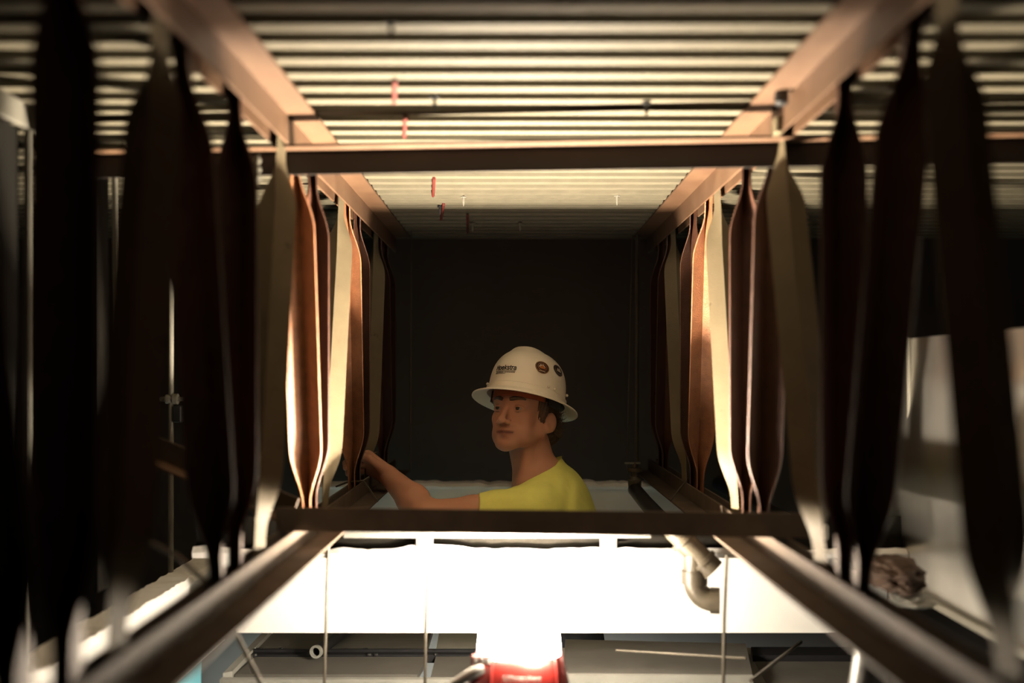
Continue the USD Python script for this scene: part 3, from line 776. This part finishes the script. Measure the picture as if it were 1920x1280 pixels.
# ears
for s in (-1, 1):
    f0_, l0_ = np.array([0.91, -s * 0.41, 0.0]), np.array([0.41, s * 0.91, 0.0])
    RE = np.stack([f0_ @ RH, l0_ @ RH, np.array([0, 0, 1.0]) @ RH])
    E = _hd(-0.014, s * 0.0815, -0.026)
    add(s_ell(E, (0.0205, 0.0075, 0.0285), RE), 0.005)
    add(s_cone(_hd(-0.006, s * 0.077, -0.045), _hd(-0.008, s * 0.077, -0.050), 0.0075, 0.006), 0.006)
    add(s_ell(E + l0_ @ RH * 0.0085 + _hd(0.002, 0, 0.002), (0.0125, 0.0060, 0.0190), RE), 0.004, "s")
    add(s_cone(E + l0_ @ RH * 0.003 + f0_ @ RH * -0.009 + _hd(0, 0, 0.012), E + l0_ @ RH * 0.003 + f0_ @ RH * -0.008 + _hd(0, 0, -0.012), 0.0030, 0.0028), 0.003)
    add(s_ell(_hd(0.000, s * 0.0770, -0.026), (0.0055, 0.004, 0.007), RH), 0.004)
# neck, trunk and arms
hd = _hd
nb = mm(1006, 896, 3.23)
add(s_cone(hd(-0.028, 0, -0.055), nb, 0.056, 0.061), 0.022)
add(s_cone(hd(0.004, 0.030, -0.085), mm(985, 900, 3.16), 0.020, 0.017), 0.02)
SHL, SHR = mm(996, 960, 3.04), mm(1042, 946, 3.42)
trunk = [("u", s_cone(mm(1006, 906, 3.23), SHL + (0.01, 0.02, 0.005), 0.046, 0.050), 0.04),
         ("u", s_cone(mm(1016, 906, 3.23), SHR, 0.046, 0.050), 0.04),
         ("u", s_ell(mm(1033, 990, 3.22), (0.112, 0.165, 0.17)), 0.05),
         ("u", s_ell(mm(1048, 1150, 3.22), (0.105, 0.145, 0.19)), 0.06),
         ("u", s_ell(mm(1050, 1270, 3.22), (0.112, 0.160, 0.12)), 0.05),
         ("u", s_cone(mm(1052, 925, 3.26), mm(1070, 990, 3.26), 0.042, 0.060), 0.05)]
head += trunk
ELB, WRI = mm(800, 962, 3.03), mm(730, 893, 3.165)
ELR, WRR = mm(1075, 1120, 3.46), mm(1010, 1235, 3.30)
arms = [("u", s_cone(SHL, SHL * 0.45 + ELB * 0.55, 0.054, 0.043), 0.03), ("u", s_cone(SHL * 0.45 + ELB * 0.55, ELB, 0.042, 0.034), 0.02),
        ("u", s_cone(ELB, ELB * 0.65 + WRI * 0.35, 0.034, 0.040), 0.02), ("u", s_cone(ELB * 0.65 + WRI * 0.35, WRI, 0.040, 0.027), 0.02),
        ("u", s_cone(SHR, ELR, 0.054, 0.039), 0.03), ("u", s_cone(ELR, WRR, 0.040, 0.027), 0.02)]
head += arms
def hand(w, fwd, curl, across, s=1):
    """Palm, four unequal fingers that bend twice towards curl, and a thumb from the side of the palm."""
    fwd = fwd / np.linalg.norm(fwd); curl = curl - fwd * (curl @ fwd); curl /= np.linalg.norm(curl)
    ac = np.cross(fwd, curl); ac *= np.sign(ac @ across)
    out = []
    kn = [w + fwd * (0.086 - 0.004 * abs(i - 1)) + ac * (0.030 - 0.0205 * i) for i in range(4)]
    for i in range(4):
        out.append(("u", s_cone(w + ac * (0.016 - 0.011 * i), kn[i], 0.0155, 0.0115), 0.012))
    for i, L in enumerate((0.92, 1.0, 0.95, 0.76)):
        a, d = kn[i], None
        for seg, (ln, an) in enumerate(((0.044, 38), (0.027, 98), (0.022, 140))):
            t = math.radians(an); b = a + (fwd * math.cos(t) + curl * math.sin(t)) * ln * L
            out.append(("u", s_cone(a, b, 0.0092 - 0.0008 * seg, 0.0084 - 0.0008 * seg), 0.003)); a = b
    t0 = w + fwd * 0.022 + ac * 0.022 + curl * 0.008
    t1 = t0 + fwd * 0.030 + ac * 0.028 + curl * 0.018; t2 = t1 + fwd * 0.026 + ac * 0.004 + curl * 0.018; t3 = t2 + fwd * 0.014 + curl * 0.018 - ac * 0.006
    out += [("u", s_cone(t0, t1, 0.015, 0.0115), 0.010), ("u", s_cone(t1, t2, 0.0105, 0.0098), 0.004), ("u", s_cone(t2, t3, 0.0098, 0.0085), 0.004)]
    return out
KN = mm(691, 866, 3.215)
head += hand(WRI, KN - WRI, np.array([-0.75, -0.55, -0.35]), np.array([0.2, -0.6, 0.8]))
head += hand(WRR, np.array([-0.3, -0.3, -1.0]), np.array([-0.8, -0.3, 0.2]), np.array([-0.4, -0.9, 0]))
CELL = 0.0029
body = mesh_field(head, CELL)
trimesh.smoothing.filter_taubin(body, iterations=3)

def place(m):
    v, f, _ = meshkit.arrays(m, False)
    return trimesh.Trimesh(H + v * K, f, process=False)
man = thing("person", (H[0], H[1], FL + 0.9), "young man in a hi-vis yellow t-shirt reaching for the left joist, looking left", "person")
# skin with lips, a mole and slight stubble as its own colours, and the shade between the lips painted in
def skin_colors(m):
    q = m.vertices @ RH.T
    base = np.tile([0.50, 0.255, 0.165], (len(q), 1))
    lip = np.exp(-((q[:, 2] + 0.0655) / 0.0066) ** 4 - ((q[:, 1]) / 0.025) ** 4) * (q[:, 0] > 0.074)
    base = base * (1 - 0.9 * lip[:, None]) + np.array([0.20, 0.065, 0.05]) * 0.9 * lip[:, None]
    st = np.clip((-q[:, 2] - 0.050) / 0.02, 0, 1) * np.clip((q[:, 2] + 0.135) / 0.03, 0, 1) * (q[:, 0] > 0.01) * 0.14 * (1 - lip)
    mo = np.exp(-((q[:, 2] + 0.0485) / 0.006) ** 2 - (q[:, 1] / 0.022) ** 2) * (q[:, 0] > 0.08) * 0.35
    base = base * (1 - np.maximum(st, mo)[:, None])
    crease_shade = np.exp(-((q[:, 2] + 0.0652) / 0.0024) ** 2) * (np.abs(q[:, 1]) < 0.026) * (q[:, 0] > 0.072)
    base = base * (1 - 0.55 * crease_shade[:, None])
    mole = np.exp(-(np.linalg.norm(q - [0.066, 0.036, -0.088], axis=1) / 0.003) ** 2)
    return base * (1 - 0.7 * mole[:, None])
M_SKIN = usdkit.material(stage, LK + "skin", {"a": ("attribute", {"attribute": "tint"}), "p": ("principled_bsdf", {"roughness": 0.55, "specular_ior_level": 0.35, "subsurface_weight": 0.15, "subsurface_scale": 0.006, "subsurface_radius": (1.0, 0.35, 0.2)})}, [("a.color", "p.base_color")], surface="p.BSDF")
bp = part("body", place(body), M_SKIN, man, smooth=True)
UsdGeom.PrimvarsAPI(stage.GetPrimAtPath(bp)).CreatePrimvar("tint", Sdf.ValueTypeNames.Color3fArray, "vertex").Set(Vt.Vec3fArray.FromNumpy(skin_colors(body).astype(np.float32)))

# --- t-shirt: the trunk and upper arms, a little larger, opened at neck and cuffs
up = np.array([0, 0, 1.0])
nd = (hd(-0.028, 0, -0.055) - nb); nd /= np.linalg.norm(nd)
infl = lambda ops, g: [(k, ((lambda p, f=o[0], g=g: f(p) - g), o[1], o[2] + g), kk) for k, o, kk in ops]
sl_end = SHL * 0.50 + ELB * 0.50
sr_end = SHR * 0.45 + ELR * 0.55
shirt = infl(trunk[:4] + trunk[5:], 0.009)
shirt += [("u", s_cone(SHL + (0.0, 0, 0.002), sl_end - (0, 0, 0.010), 0.068, 0.060), 0.035), ("u", s_cone(SHR, sr_end, 0.066, 0.060), 0.03)]
shirt += [("u", s_cone(nb + nd * 0.012, nb + nd * 0.034 + np.array([0.010, 0.01, 0]), 0.071, 0.070), 0.02)]
da = (ELB - SHL) / np.linalg.norm(ELB - SHL)
shirt += [("s", s_cone(sl_end - (0, 0, 0.006) - da * 0.020, sl_end - (0, 0, 0.006) + da * 0.10, 0.050, 0.050), 0.003)]
dr = (ELR - SHR) / np.linalg.norm(ELR - SHR)
shirt += [("s", s_cone(sr_end - dr * 0.02, sr_end + dr * 0.10, 0.050, 0.050), 0.002)]
# neck opening: a hollow round the neck and a tilted cut above the collar
cut_n = nd + np.array([-0.55, -0.1, 0.0]); cut_n /= np.linalg.norm(cut_n)
cut_o = mm(1036, 872, 3.24)
ring_ = []
e1 = np.cross(nd, [0, 1, 0]); e1 /= np.linalg.norm(e1); e2 = np.cross(nd, e1)
for a in np.linspace(0, 2 * np.pi, 25):
    q = nb + (e1 * math.cos(a) + e2 * math.sin(a)) * 0.0655
    ring_.append(q + nd * (((cut_o - q) @ cut_n) / (nd @ cut_n) - 0.006))
def ring_d(p):
    d = np.full(len(p), 1.0)
    for a, b in zip(ring_[:-1], ring_[1:]):
        ab = b - a; t = np.clip((p - a) @ ab / (ab @ ab), 0, 1)
        d = np.minimum(d, np.linalg.norm(p - a - t[:, None] * ab, axis=1))
    return d - 0.0095
def shirt_extra(p, d):
    r = np.linalg.norm((p - nb) - ((p - nb) @ nd)[:, None] * nd, axis=1)
    for e_, d_ in ((sl_end, da), (sr_end, dr)):
        d = np.where(np.linalg.norm(p - e_, axis=1) < 0.11, np.maximum(d, (p - e_) @ d_), d)
    w = meshkit.fbm(p * [14, 14, 9] + 40, 3, 4) - 0.5
    fold = np.sin((p[:, 0] * 0.5 + p[:, 2] * 0.9 + p[:, 1] * 0.3) * 95 + w * 7) * np.clip(1 - np.linalg.norm(p - (SHL * 0.75 + ELB * 0.25), axis=1) / 0.16, 0, 1)
    back = np.sin(p[:, 0] * 110 - p[:, 2] * 30 + w * 6) * np.clip(1 - np.linalg.norm(p - mm(1070, 950, 3.12), axis=1) / 0.13, 0, 1)
    calm = np.clip(np.minimum((r - 0.07) / 0.03, -((p - sl_end) @ da) / 0.03), 0, 1)
    near_ = r < 0.11
    if near_.any():
        d = d.copy(); d[near_] = np.minimum(d[near_], ring_d(p[near_]))
    d = np.maximum(d, mm(1050, 1138, 3.22)[2] - p[:, 2])
    return d + calm * (0.006 * w + 0.0022 * fold + 0.0026 * back)
tee = mesh_field(shirt, 0.0038, shirt_extra)
trimesh.smoothing.filter_taubin(tee, iterations=4)
tv = tee.vertices.copy()                    # everything above the collar line is pressed down onto it
tr_ = np.linalg.norm((tv - nb) - ((tv - nb) @ nd)[:, None] * nd, axis=1)
over = (tv - cut_o) @ cut_n - 0.6 * np.maximum(tr_ - 0.080, 0) - 0.003
over = np.where((tr_ < 0.13) & (over > 0), over, 0)
tee.vertices = tv - over[:, None] * cut_n
M_HIVIS = mat("hi_vis_cotton", (0.72, 0.74, 0.18), 0.85, 0, 0.06, 30, 0.1, 500)
part("t_shirt", place(tee), M_HIVIS, man, smooth=True)
# trousers and boots, standing on the platform behind the partition
HIPL, HIPR = mm(1050, 1285, 3.13), mm(1052, 1285, 3.31)
feet = FL + 0.92
hl = (feet - H[2]) / K
KNL, KNR = HIPL + np.array([-0.06, -0.02, -0.42]), HIPR + np.array([-0.03, 0.02, -0.42])
ANL, ANR = np.array([KNL[0] + 0.05, KNL[1] - 0.01, hl + 0.085]), np.array([KNR[0] + 0.04, KNR[1] + 0.01, hl + 0.085])
legs = [("u", s_ell(mm(1050, 1255, 3.22), (0.120, 0.170, 0.19)), 0.03), ('u', s_ell(mm(1049, 1190, 3.22), (0.117, 0.163, 0.15)), 0.04)]
for a, b, c in ((HIPL, KNL, ANL), (HIPR, KNR, ANR)):
    legs += [("u", s_cone(a, b, 0.090, 0.066), 0.04), ("u", s_cone(b, c, 0.066, 0.056), 0.03)]
wr = lambda p, d: d + 0.008 * (meshkit.fbm(p * 12 + 9, 3, 8) - 0.5)
M_DENIM = mat("dark_denim", (0.022, 0.026, 0.036), 0.85, 0, 0.2, 40)
part("trousers", place(mesh_field(legs, 0.009, wr)), M_DENIM, man, smooth=True)
M_LEATHER = mat("tan_leather", (0.14, 0.075, 0.035), 0.6, 0, 0.2, 20)
for c in (ANL, ANR):
    z0 = hl
    bt = [("u", s_cone(c, (c[0], c[1], z0 + 0.05), 0.055, 0.05), 0.02), ("u", s_cone((c[0] + 0.02, c[1], z0 + 0.042), (c[0] - 0.16, c[1], z0 + 0.036), 0.040, 0.034), 0.03)]
    m_ = mesh_field(bt, 0.007)
    m_.vertices[:, 2] = np.maximum(m_.vertices[:, 2], z0 + 0.001)
    part("boot", place(m_), M_LEATHER, man, smooth=40)

# --- eyes and brows
M_EYE = mat("eye_white", (0.42, 0.38, 0.35), 0.2, 0, 0.02, 5)
M_IRIS = mat("iris", (0.05, 0.035, 0.022), 0.15, 0, 0.1, 50)
M_HAIR = mat("brown_hair", (0.075, 0.044, 0.023), 0.5, 0, 0.35, 120)
gaze = np.array([0.985, -0.03, 0.08]); gaze /= np.linalg.norm(gaze)
for s in (-1, 1):
    c = np.array([0.0716, s * 0.0315, 0.0008])
    e = trimesh.creation.icosphere(3, 0.0108); e.apply_translation(c)
    ir = trimesh.creation.icosphere(3, 0.0060); ir.vertices = ir.vertices * [1, 1, 1]
    T = trimesh.geometry.align_vectors([1, 0, 0], gaze)
    v = ir.vertices * [0.36, 1, 1]; ir.vertices = v @ T[:3, :3].T + c + gaze * 0.0093
    ep = part("eye", place(trimesh.Trimesh(e.vertices @ RH, e.faces)), M_EYE, man, smooth=True)
    part("iris", place(trimesh.Trimesh(ir.vertices @ RH, ir.faces)), M_IRIS, ep, smooth=True)
    pts = [hd(0.0925 - 0.0175 * t - 0.004 * t * t, s * (0.011 + 0.039 * t), 0.0225 + 0.0080 * math.sin(t * 2.35) - 0.004 * t) for t in np.linspace(0, 1, 9)]
    part("eyebrow", place(tube(pts, [0.0040, 0.0056, 0.0058, 0.0056, 0.0052, 0.0046, 0.0040, 0.0032, 0.0018], 8)), M_HAIR, man, smooth=True)
# --- hair: sides and nape, combed into locks
hair = [("u", s_ell(hd(-0.020, 0, 0.036), (0.101, 0.0885, 0.100), RH), 0.01), ("u", s_ell(hd(-0.072, 0, -0.026), (0.048, 0.066, 0.058), RH), 0.03),
        ("u", s_ell(hd(-0.088, 0.022, -0.056), (0.030, 0.042, 0.030), RH), 0.03),
        ("s", s_ell(hd(0.092, 0, -0.02), (0.078, 0.12, 0.15), RH), 0.01)]
for s in (-1, 1):
    hair += [("u", s_cone(hd(0.010, s * 0.0740, 0.030), hd(0.009, s * 0.0715, -0.026), 0.0130, 0.0075), 0.008), ("s", s_ell(hd(-0.016, s * 0.090, -0.028), (0.016, 0.012, 0.024), RH), 0.005)]
def locks(p, d):
    q = p @ RH.T
    a = np.arctan2(q[:, 1], -q[:, 0])
    w = meshkit.fbm(np.stack([a * 5, q[:, 2] * 16, q[:, 0] * 8], 1) + 20, 3, 6)
    return d + 0.0022 * np.sin(a * 60 + w * 9 + q[:, 2] * 60) * (q[:, 2] < 0.06) + 0.009 * (w - 0.5)
hm_ = mesh_field(hair, 0.0034, locks)
hp_ = part("hair", place(hm_), M_HAIR, man, smooth=True)
# loose strands at the nape and over the ear
r2 = np.random.default_rng(5)
strands = []
for i in range(420):
    az = r2.uniform(0.15, 1.0) * (1 if r2.random() < 0.75 else -1) * 1.5
    u0 = r2.uniform(-0.055, 0.015)
    st_ = np.array([-0.02 - 0.095 * math.cos(az), 0.088 * math.sin(az), u0])
    if st_[0] > -0.025 and u0 < -0.0: continue
    out = np.array([-math.cos(az), math.sin(az), 0]) * r2.uniform(0.2, 1.0)
    L = r2.uniform(0.02, 0.045); cr = r2.uniform(-1, 1)
    pts = [st_ * 0.97 + out * L * t * 0.55 + np.array([-0.25, 0, -1.0 + 0.9 * t]) * L * t + np.array([0, cr, 0]) * 0.006 * math.sin(3 * t) for t in np.linspace(0, 1, 5)]
    strands.append(tube([H + hd(*q) * K for q in pts], np.array([1, 1, 0.9, 0.7, 0.3]) * 0.0009 * K, 4, caps=False))
part("loose_strands", cat_(*strands), M_HAIR, hp_, smooth=False, kind="stuff")

# ---------------------------------------------------------------- the hard hat
RHAT = rows(31, 17.5, 0)
HO = hd(-0.014, 0, 0.0) + np.array([0.003, 0, 0.038])
def hat(f, l, u): return HO + np.array([f, l, u]) @ RHAT
A_, B_, C_ = 0.125, 0.100, 0.120
def dome(az, el, off=0.0):
    """az from the front towards his left, el above the rim; a superellipse dome with a crest."""
    e = 2.55
    ce, se = math.cos(el) ** (2 / e), math.sin(el) ** (2 / e)
    f, l, u = (A_ + off) * ce * math.cos(az), (B_ + off) * ce * math.sin(az), 0.012 + (C_ + off) * se
    ridge = np.clip(1 - (abs(l) / 0.036) ** 4, 0, 1) * np.clip((u - 0.088) / 0.012, 0, 1) * np.clip((f + 0.075) / 0.02, 0, 1) * np.clip((0.075 - f) / 0.012, 0, 1)
    u += 0.008 * ridge
    return hat(f, l, u)
na, ne = 128, 48
vt = [dome(a, e) for e in np.linspace(0, math.pi / 2 - 0.02, ne) for a in np.linspace(-math.pi, math.pi, na, endpoint=False)]
def ring(rf, rl, u, wave=0.0):
    out = []
    for a in np.linspace(-math.pi, math.pi, na, endpoint=False):
        out.append(hat(rf * math.cos(a), rl * math.sin(a), u))
    return out
def brim(r, drop):                                       # fraction 0..1 outwards from the dome
    out = []
    for a in np.linspace(-math.pi, math.pi, na, endpoint=False):
        ex = 0.039 + 0.007 * math.cos(a) ** 2
        out.append(hat((A_ + ex * r) * math.cos(a), (B_ + ex * r) * math.sin(a), -drop))
    return out
shell_rings = [brim(0.0, -0.002), brim(0.05, 0.006), brim(0.5, 0.014), brim(0.93, 0.0225), brim(1.0, 0.0215), brim(0.985, 0.0185), brim(0.5, 0.0095), brim(0.17, 0.0015), brim(0.13, -0.004), brim(0.12, -0.012), brim(0.03, -0.014)]
V0 = []
for r_ in shell_rings: V0 += r_
V0 += vt + [dome(0, math.pi / 2)]
nr = len(shell_rings) + ne; F0 = []
# inside of the dome closes the shell
inner = []
for e in np.linspace(math.pi / 2 - 0.02, 0.0, 20):
    inner.append([dome(a, e, -0.004) for a in np.linspace(-math.pi, math.pi, na, endpoint=False)])
for i in range(nr - 1):
    for j in range(na):
        k = (j + 1) % na
        F0 += [(i * na + j, i * na + k, (i + 1) * na + k), (i * na + j, (i + 1) * na + k, (i + 1) * na + j)]
ap = nr * na
F0 += [((nr - 1) * na + j, (nr - 1) * na + (j + 1) % na, ap) for j in range(na)]
V0 = list(V0); off = len(V0)
V0 += [dome(0, math.pi / 2, -0.004)]
for r_ in inner: V0 += r_
F0 += [(off, off + 1 + (j + 1) % na, off + 1 + j) for j in range(na)]
for i in range(len(inner) - 1):
    for j in range(na):
        k = (j + 1) % na; b0 = off + 1 + i * na; b1 = b0 + na
        F0 += [(b0 + j, b0 + k, b1 + k), (b0 + j, b1 + k, b1 + j)]
bl = off + 1 + (len(inner) - 1) * na
F0 += [x for j in range(na) for x in ((bl + j, bl + (j + 1) % na, (j + 1) % na), (bl + j, (j + 1) % na, j))]
shell = trimesh.Trimesh(np.array(V0), np.array(F0), process=False)
shell.fix_normals()
M_HAT = mat("white_hat_plastic", (0.78, 0.72, 0.60), 0.32, 0, 0.03, 12)
M_INK = mat("black_ink", (0.02, 0.018, 0.016), 0.5, 0, 0.1, 20)
M_MAROON = mat("sticker_maroon", (0.045, 0.014, 0.009), 0.4, 0, 0.1, 20)
M_GOLD = mat("sticker_gold", (0.36, 0.19, 0.05), 0.4, 0, 0.1, 20)
M_CREAMS = mat("sticker_cream", (0.50, 0.44, 0.36), 0.4, 0, 0.1, 20)
M_ORANGE = mat("sticker_orange", (0.42, 0.14, 0.02), 0.4, 0, 0.1, 20)
M_GREYS = mat("sticker_grey", (0.10, 0.10, 0.10), 0.4, 0, 0.1, 20)
M_BAND = mat("rust_brow_pad", (0.26, 0.06, 0.018), 0.7, 0, 0.1, 30)
hatb = H + HO * K
ht = thing("hard_hat", hatb, "white full brim hard hat with dark lettering and round stickers on the young man's head", "hard hat")
sp = part("shell", place(shell), M_HAT, ht, smooth=35)
def on_dome(az, el, x, y, off=0.0015):
    """Offset x (to his left... along +az) and y (up), in metres, over the dome surface from (az, el)."""
    R = 0.118 * math.cos(el) + 1e-6
    return dome(az + x / R, el + y / 0.135, off)
def flat_on_dome(shape, az, el, off=0.0012, rot=0.0):
    """A flat outline (metres) laid on the dome as a thin sticker."""
    m = trimesh.creation.extrude_polygon(shape, 0.0006)
    m = m.subdivide_to_size(0.006)
    c, s = math.cos(rot), math.sin(rot)
    v = m.vertices
    m.vertices = np.array([on_dome(az, el, x * c - y * s, x * s + y * c, off + z) for x, y, z in v])
    return m
def find(px, py):
    """The dome coordinates that show at a pixel."""
    best, bd = None, 1e9
    for az in np.linspace(-1.6, 2.6, 120):
        for el in np.linspace(0.02, 1.5, 60):
            q = H + dome(az, el) * K
            d = (VX + q[0] * FPX / q[1] - px) ** 2 + (VY - q[2] * FPX / q[1] - py) ** 2
            nrm = dome(az, el, 0.01) - dome(az, el)
            if nrm @ (-(H + dome(az, el) * K)) > 0 and d < bd: best, bd = (az, el), d
    return best
az, el = find(948, 690)
tm_ = meshkit.text_mesh("Hoekstra", 0.0145, 0.0006, True)
v = tm_.vertices; w_ = v[:, 0].max() - v[:, 0].min(); sc_ = 0.075 / w_
x_ = (v[:, 0] - v[:, 0].min() - w_ / 2) * sc_
tm_.vertices = np.array([on_dome(az, el, a, b, 0.0012 + c) for a, b, c in zip(x_, v[:, 1] - 0.004, v[:, 2])])
part("lettering", place(tm_), M_INK, sp, smooth=False, label="dark lettering across the front of the shell")
ul = [flat_on_dome(sbox(-0.036, -0.0085, 0.036, -0.0072), az, el), flat_on_dome(sbox(-0.036, -0.0145, 0.004, -0.0135), az, el)]
for i in range(18):
    if i not in (8,):
        ul.append(flat_on_dome(sbox(-0.034 + i * 0.0039, -0.0118, -0.0315 + i * 0.0039, -0.0102), az, el))
part("underline", place(cat_(*ul)), M_INK, sp, smooth=False)
from shapely.geometry import Point
disc = lambda r, x=0, y=0: Point(x, y).buffer(r, 24)
az, el = find(1016.5, 689)
st1 = part("sticker", place(flat_on_dome(disc(0.0215), az, el)), M_MAROON, ht, smooth=False, label="round maroon sticker with a pale mountain and orange centre")
part("ring", place(flat_on_dome(disc(0.0205).difference(disc(0.0195)), az, el, 0.002)), M_GOLD, st1, smooth=False)
part("ring", place(flat_on_dome(disc(0.0140).difference(disc(0.0132)), az, el, 0.002)), M_GOLD, st1, smooth=False)
part("mountain", place(flat_on_dome(Polygon([(-0.0115, -0.002), (-0.006, 0.0085), (-0.002, 0.0055), (0.001, 0.010), (0.0095, -0.001), (0.006, -0.004), (-0.008, -0.004)]), az, el, 0.0022)), M_CREAMS, st1, smooth=False)
part("blaze", place(flat_on_dome(Polygon([(-0.0085, -0.008), (-0.007, -0.001), (-0.003, 0.0015), (0.0005, 0.005), (0.003, 0.0), (0.008, -0.0025), (0.009, -0.0075)]), az, el, 0.0028)), M_ORANGE, st1, smooth=False)
part("scroll", place(flat_on_dome(sbox(-0.009, -0.0165, 0.009, -0.0145), az, el, 0.0022)), M_CREAMS, st1, smooth=False)
az, el = find(1046, 694)
st2 = part("sticker", place(flat_on_dome(disc(0.0205), az, el)), M_MAROON, ht, smooth=False, label="round dark grey sticker at the side of the hard hat")
part("ring", place(flat_on_dome(disc(0.0190).difference(disc(0.0145)), az, el, 0.002)), M_GREYS, st2, smooth=False)
part("emblem", place(flat_on_dome(Polygon([(-0.009, -0.006), (-0.004, 0.007), (0.0, 0.002), (0.005, 0.009), (0.010, -0.006)]), az, el, 0.002)), M_CREAMS, st2, smooth=False)
# accessory slot, studs and the brow pad inside
az, el = find(1003, 718)
part("slot_cover", place(flat_on_dome(disc(0.019).intersection(sbox(-0.03, -0.008, 0.03, 0.03)), az, el, 0.0018)), M_HAT, sp, smooth=False)
for px, py in ((912, 722), (1027, 726), (1039, 731), (1060, 741)):
    az, el = find(px, py)
    q = dome(az, max(el, 0.03), 0.004)
    s_ = trimesh.creation.icosphere(2, 0.0042); s_.apply_translation(q)
    part("stud", place(s_), M_HAT, sp, smooth=True)
def band(rf, rl, z0, z1, t, a0, a1, n=60):
    aa = np.linspace(a0, a1, n); v = []
    for a in aa:
        c, s = math.cos(a), math.sin(a)
        v += [hat(rf * c, rl * s, z0), hat((rf + t) * c, (rl + t) * s, z0), hat((rf + t) * c, (rl + t) * s, z1), hat(rf * c, rl * s, z1)]
    f = []
    for i in range(n - 1):
        for j in range(4):
            k = (j + 1) % 4
            f += [(i * 4 + j, i * 4 + k, i * 4 + 4 + k), (i * 4 + j, i * 4 + 4 + k, i * 4 + 4 + j)]
    e = (n - 1) * 4
    f += [(0, 2, 1), (0, 3, 2), (e, e + 1, e + 2), (e, e + 2, e + 3)]
    m = trimesh.Trimesh(np.array(v), np.array(f), process=False); m.fix_normals()
    return m
part("brow_pad", place(band(0.0990, 0.0830, -0.020, 0.024, 0.004, -1.30, 1.22)), M_BAND, ht, smooth=40, label="rust coloured brow pad inside the brim")
part("headband", place(band(0.1030, 0.0880, -0.018, 0.018, 0.004, 1.20, 2 * math.pi - 1.28)), M_BLACK, ht, smooth=40)
part("headband_clip", place(band(0.105, 0.092, -0.028, 0.012, 0.006, 1.25, 1.75, 14)), M_BLACK, ht, smooth=40)
part("headband_clip", place(band(0.105, 0.092, -0.020, 0.012, 0.006, -1.55, -1.25, 14)), M_BLACK, ht, smooth=40)

# platform under his boots
wx0, wx1, wy0, wy1 = H[0] - 0.35, H[0] + 0.55, HD - 0.20, HD + 0.24
pl = thing("work_platform", (H[0], HD, FL), "timber topped work platform under the young man's boots behind the partition", "platform")
for i in range(3):
    part("plank", chamfer(wx0, wx1, wy0 + i * 0.1475, wy0 + i * 0.1475 + 0.14, feet - 0.045, feet, 0.004), M_TIMBER, pl, smooth=False)
for x in (wx0 + 0.05, wx1 - 0.05):
    for y in (wy0 + 0.03, wy1 - 0.03):
        part("leg", tube([(x, y, FL), (x, y, (FL + feet) / 2), (x, y, feet - 0.045)], 0.02, 12), M_STUD, pl)
    part("cross_rail", chamfer(x - 0.015, x + 0.015, wy0 + 0.02, wy1 - 0.02, feet - 0.10, feet - 0.07, 0.003), M_STUD, pl, smooth=False)

# ---------------------------------------------------------------- light of the room below
rl = UsdLux.RectLight.Define(stage, "/World/room_light")
rl.CreateWidthAttr(1.2); rl.CreateHeightAttr(0.5); rl.CreateIntensityAttr(ROOM_STRENGTH); rl.CreateColorAttr(Gf.Vec3f(*ROOM_COLOR)); rl.CreateNormalizeAttr(False)
p_ = world((-0.2, 3.35, -0.97)); rl.AddTranslateOp().Set(Gf.Vec3d(*map(float, p_)))
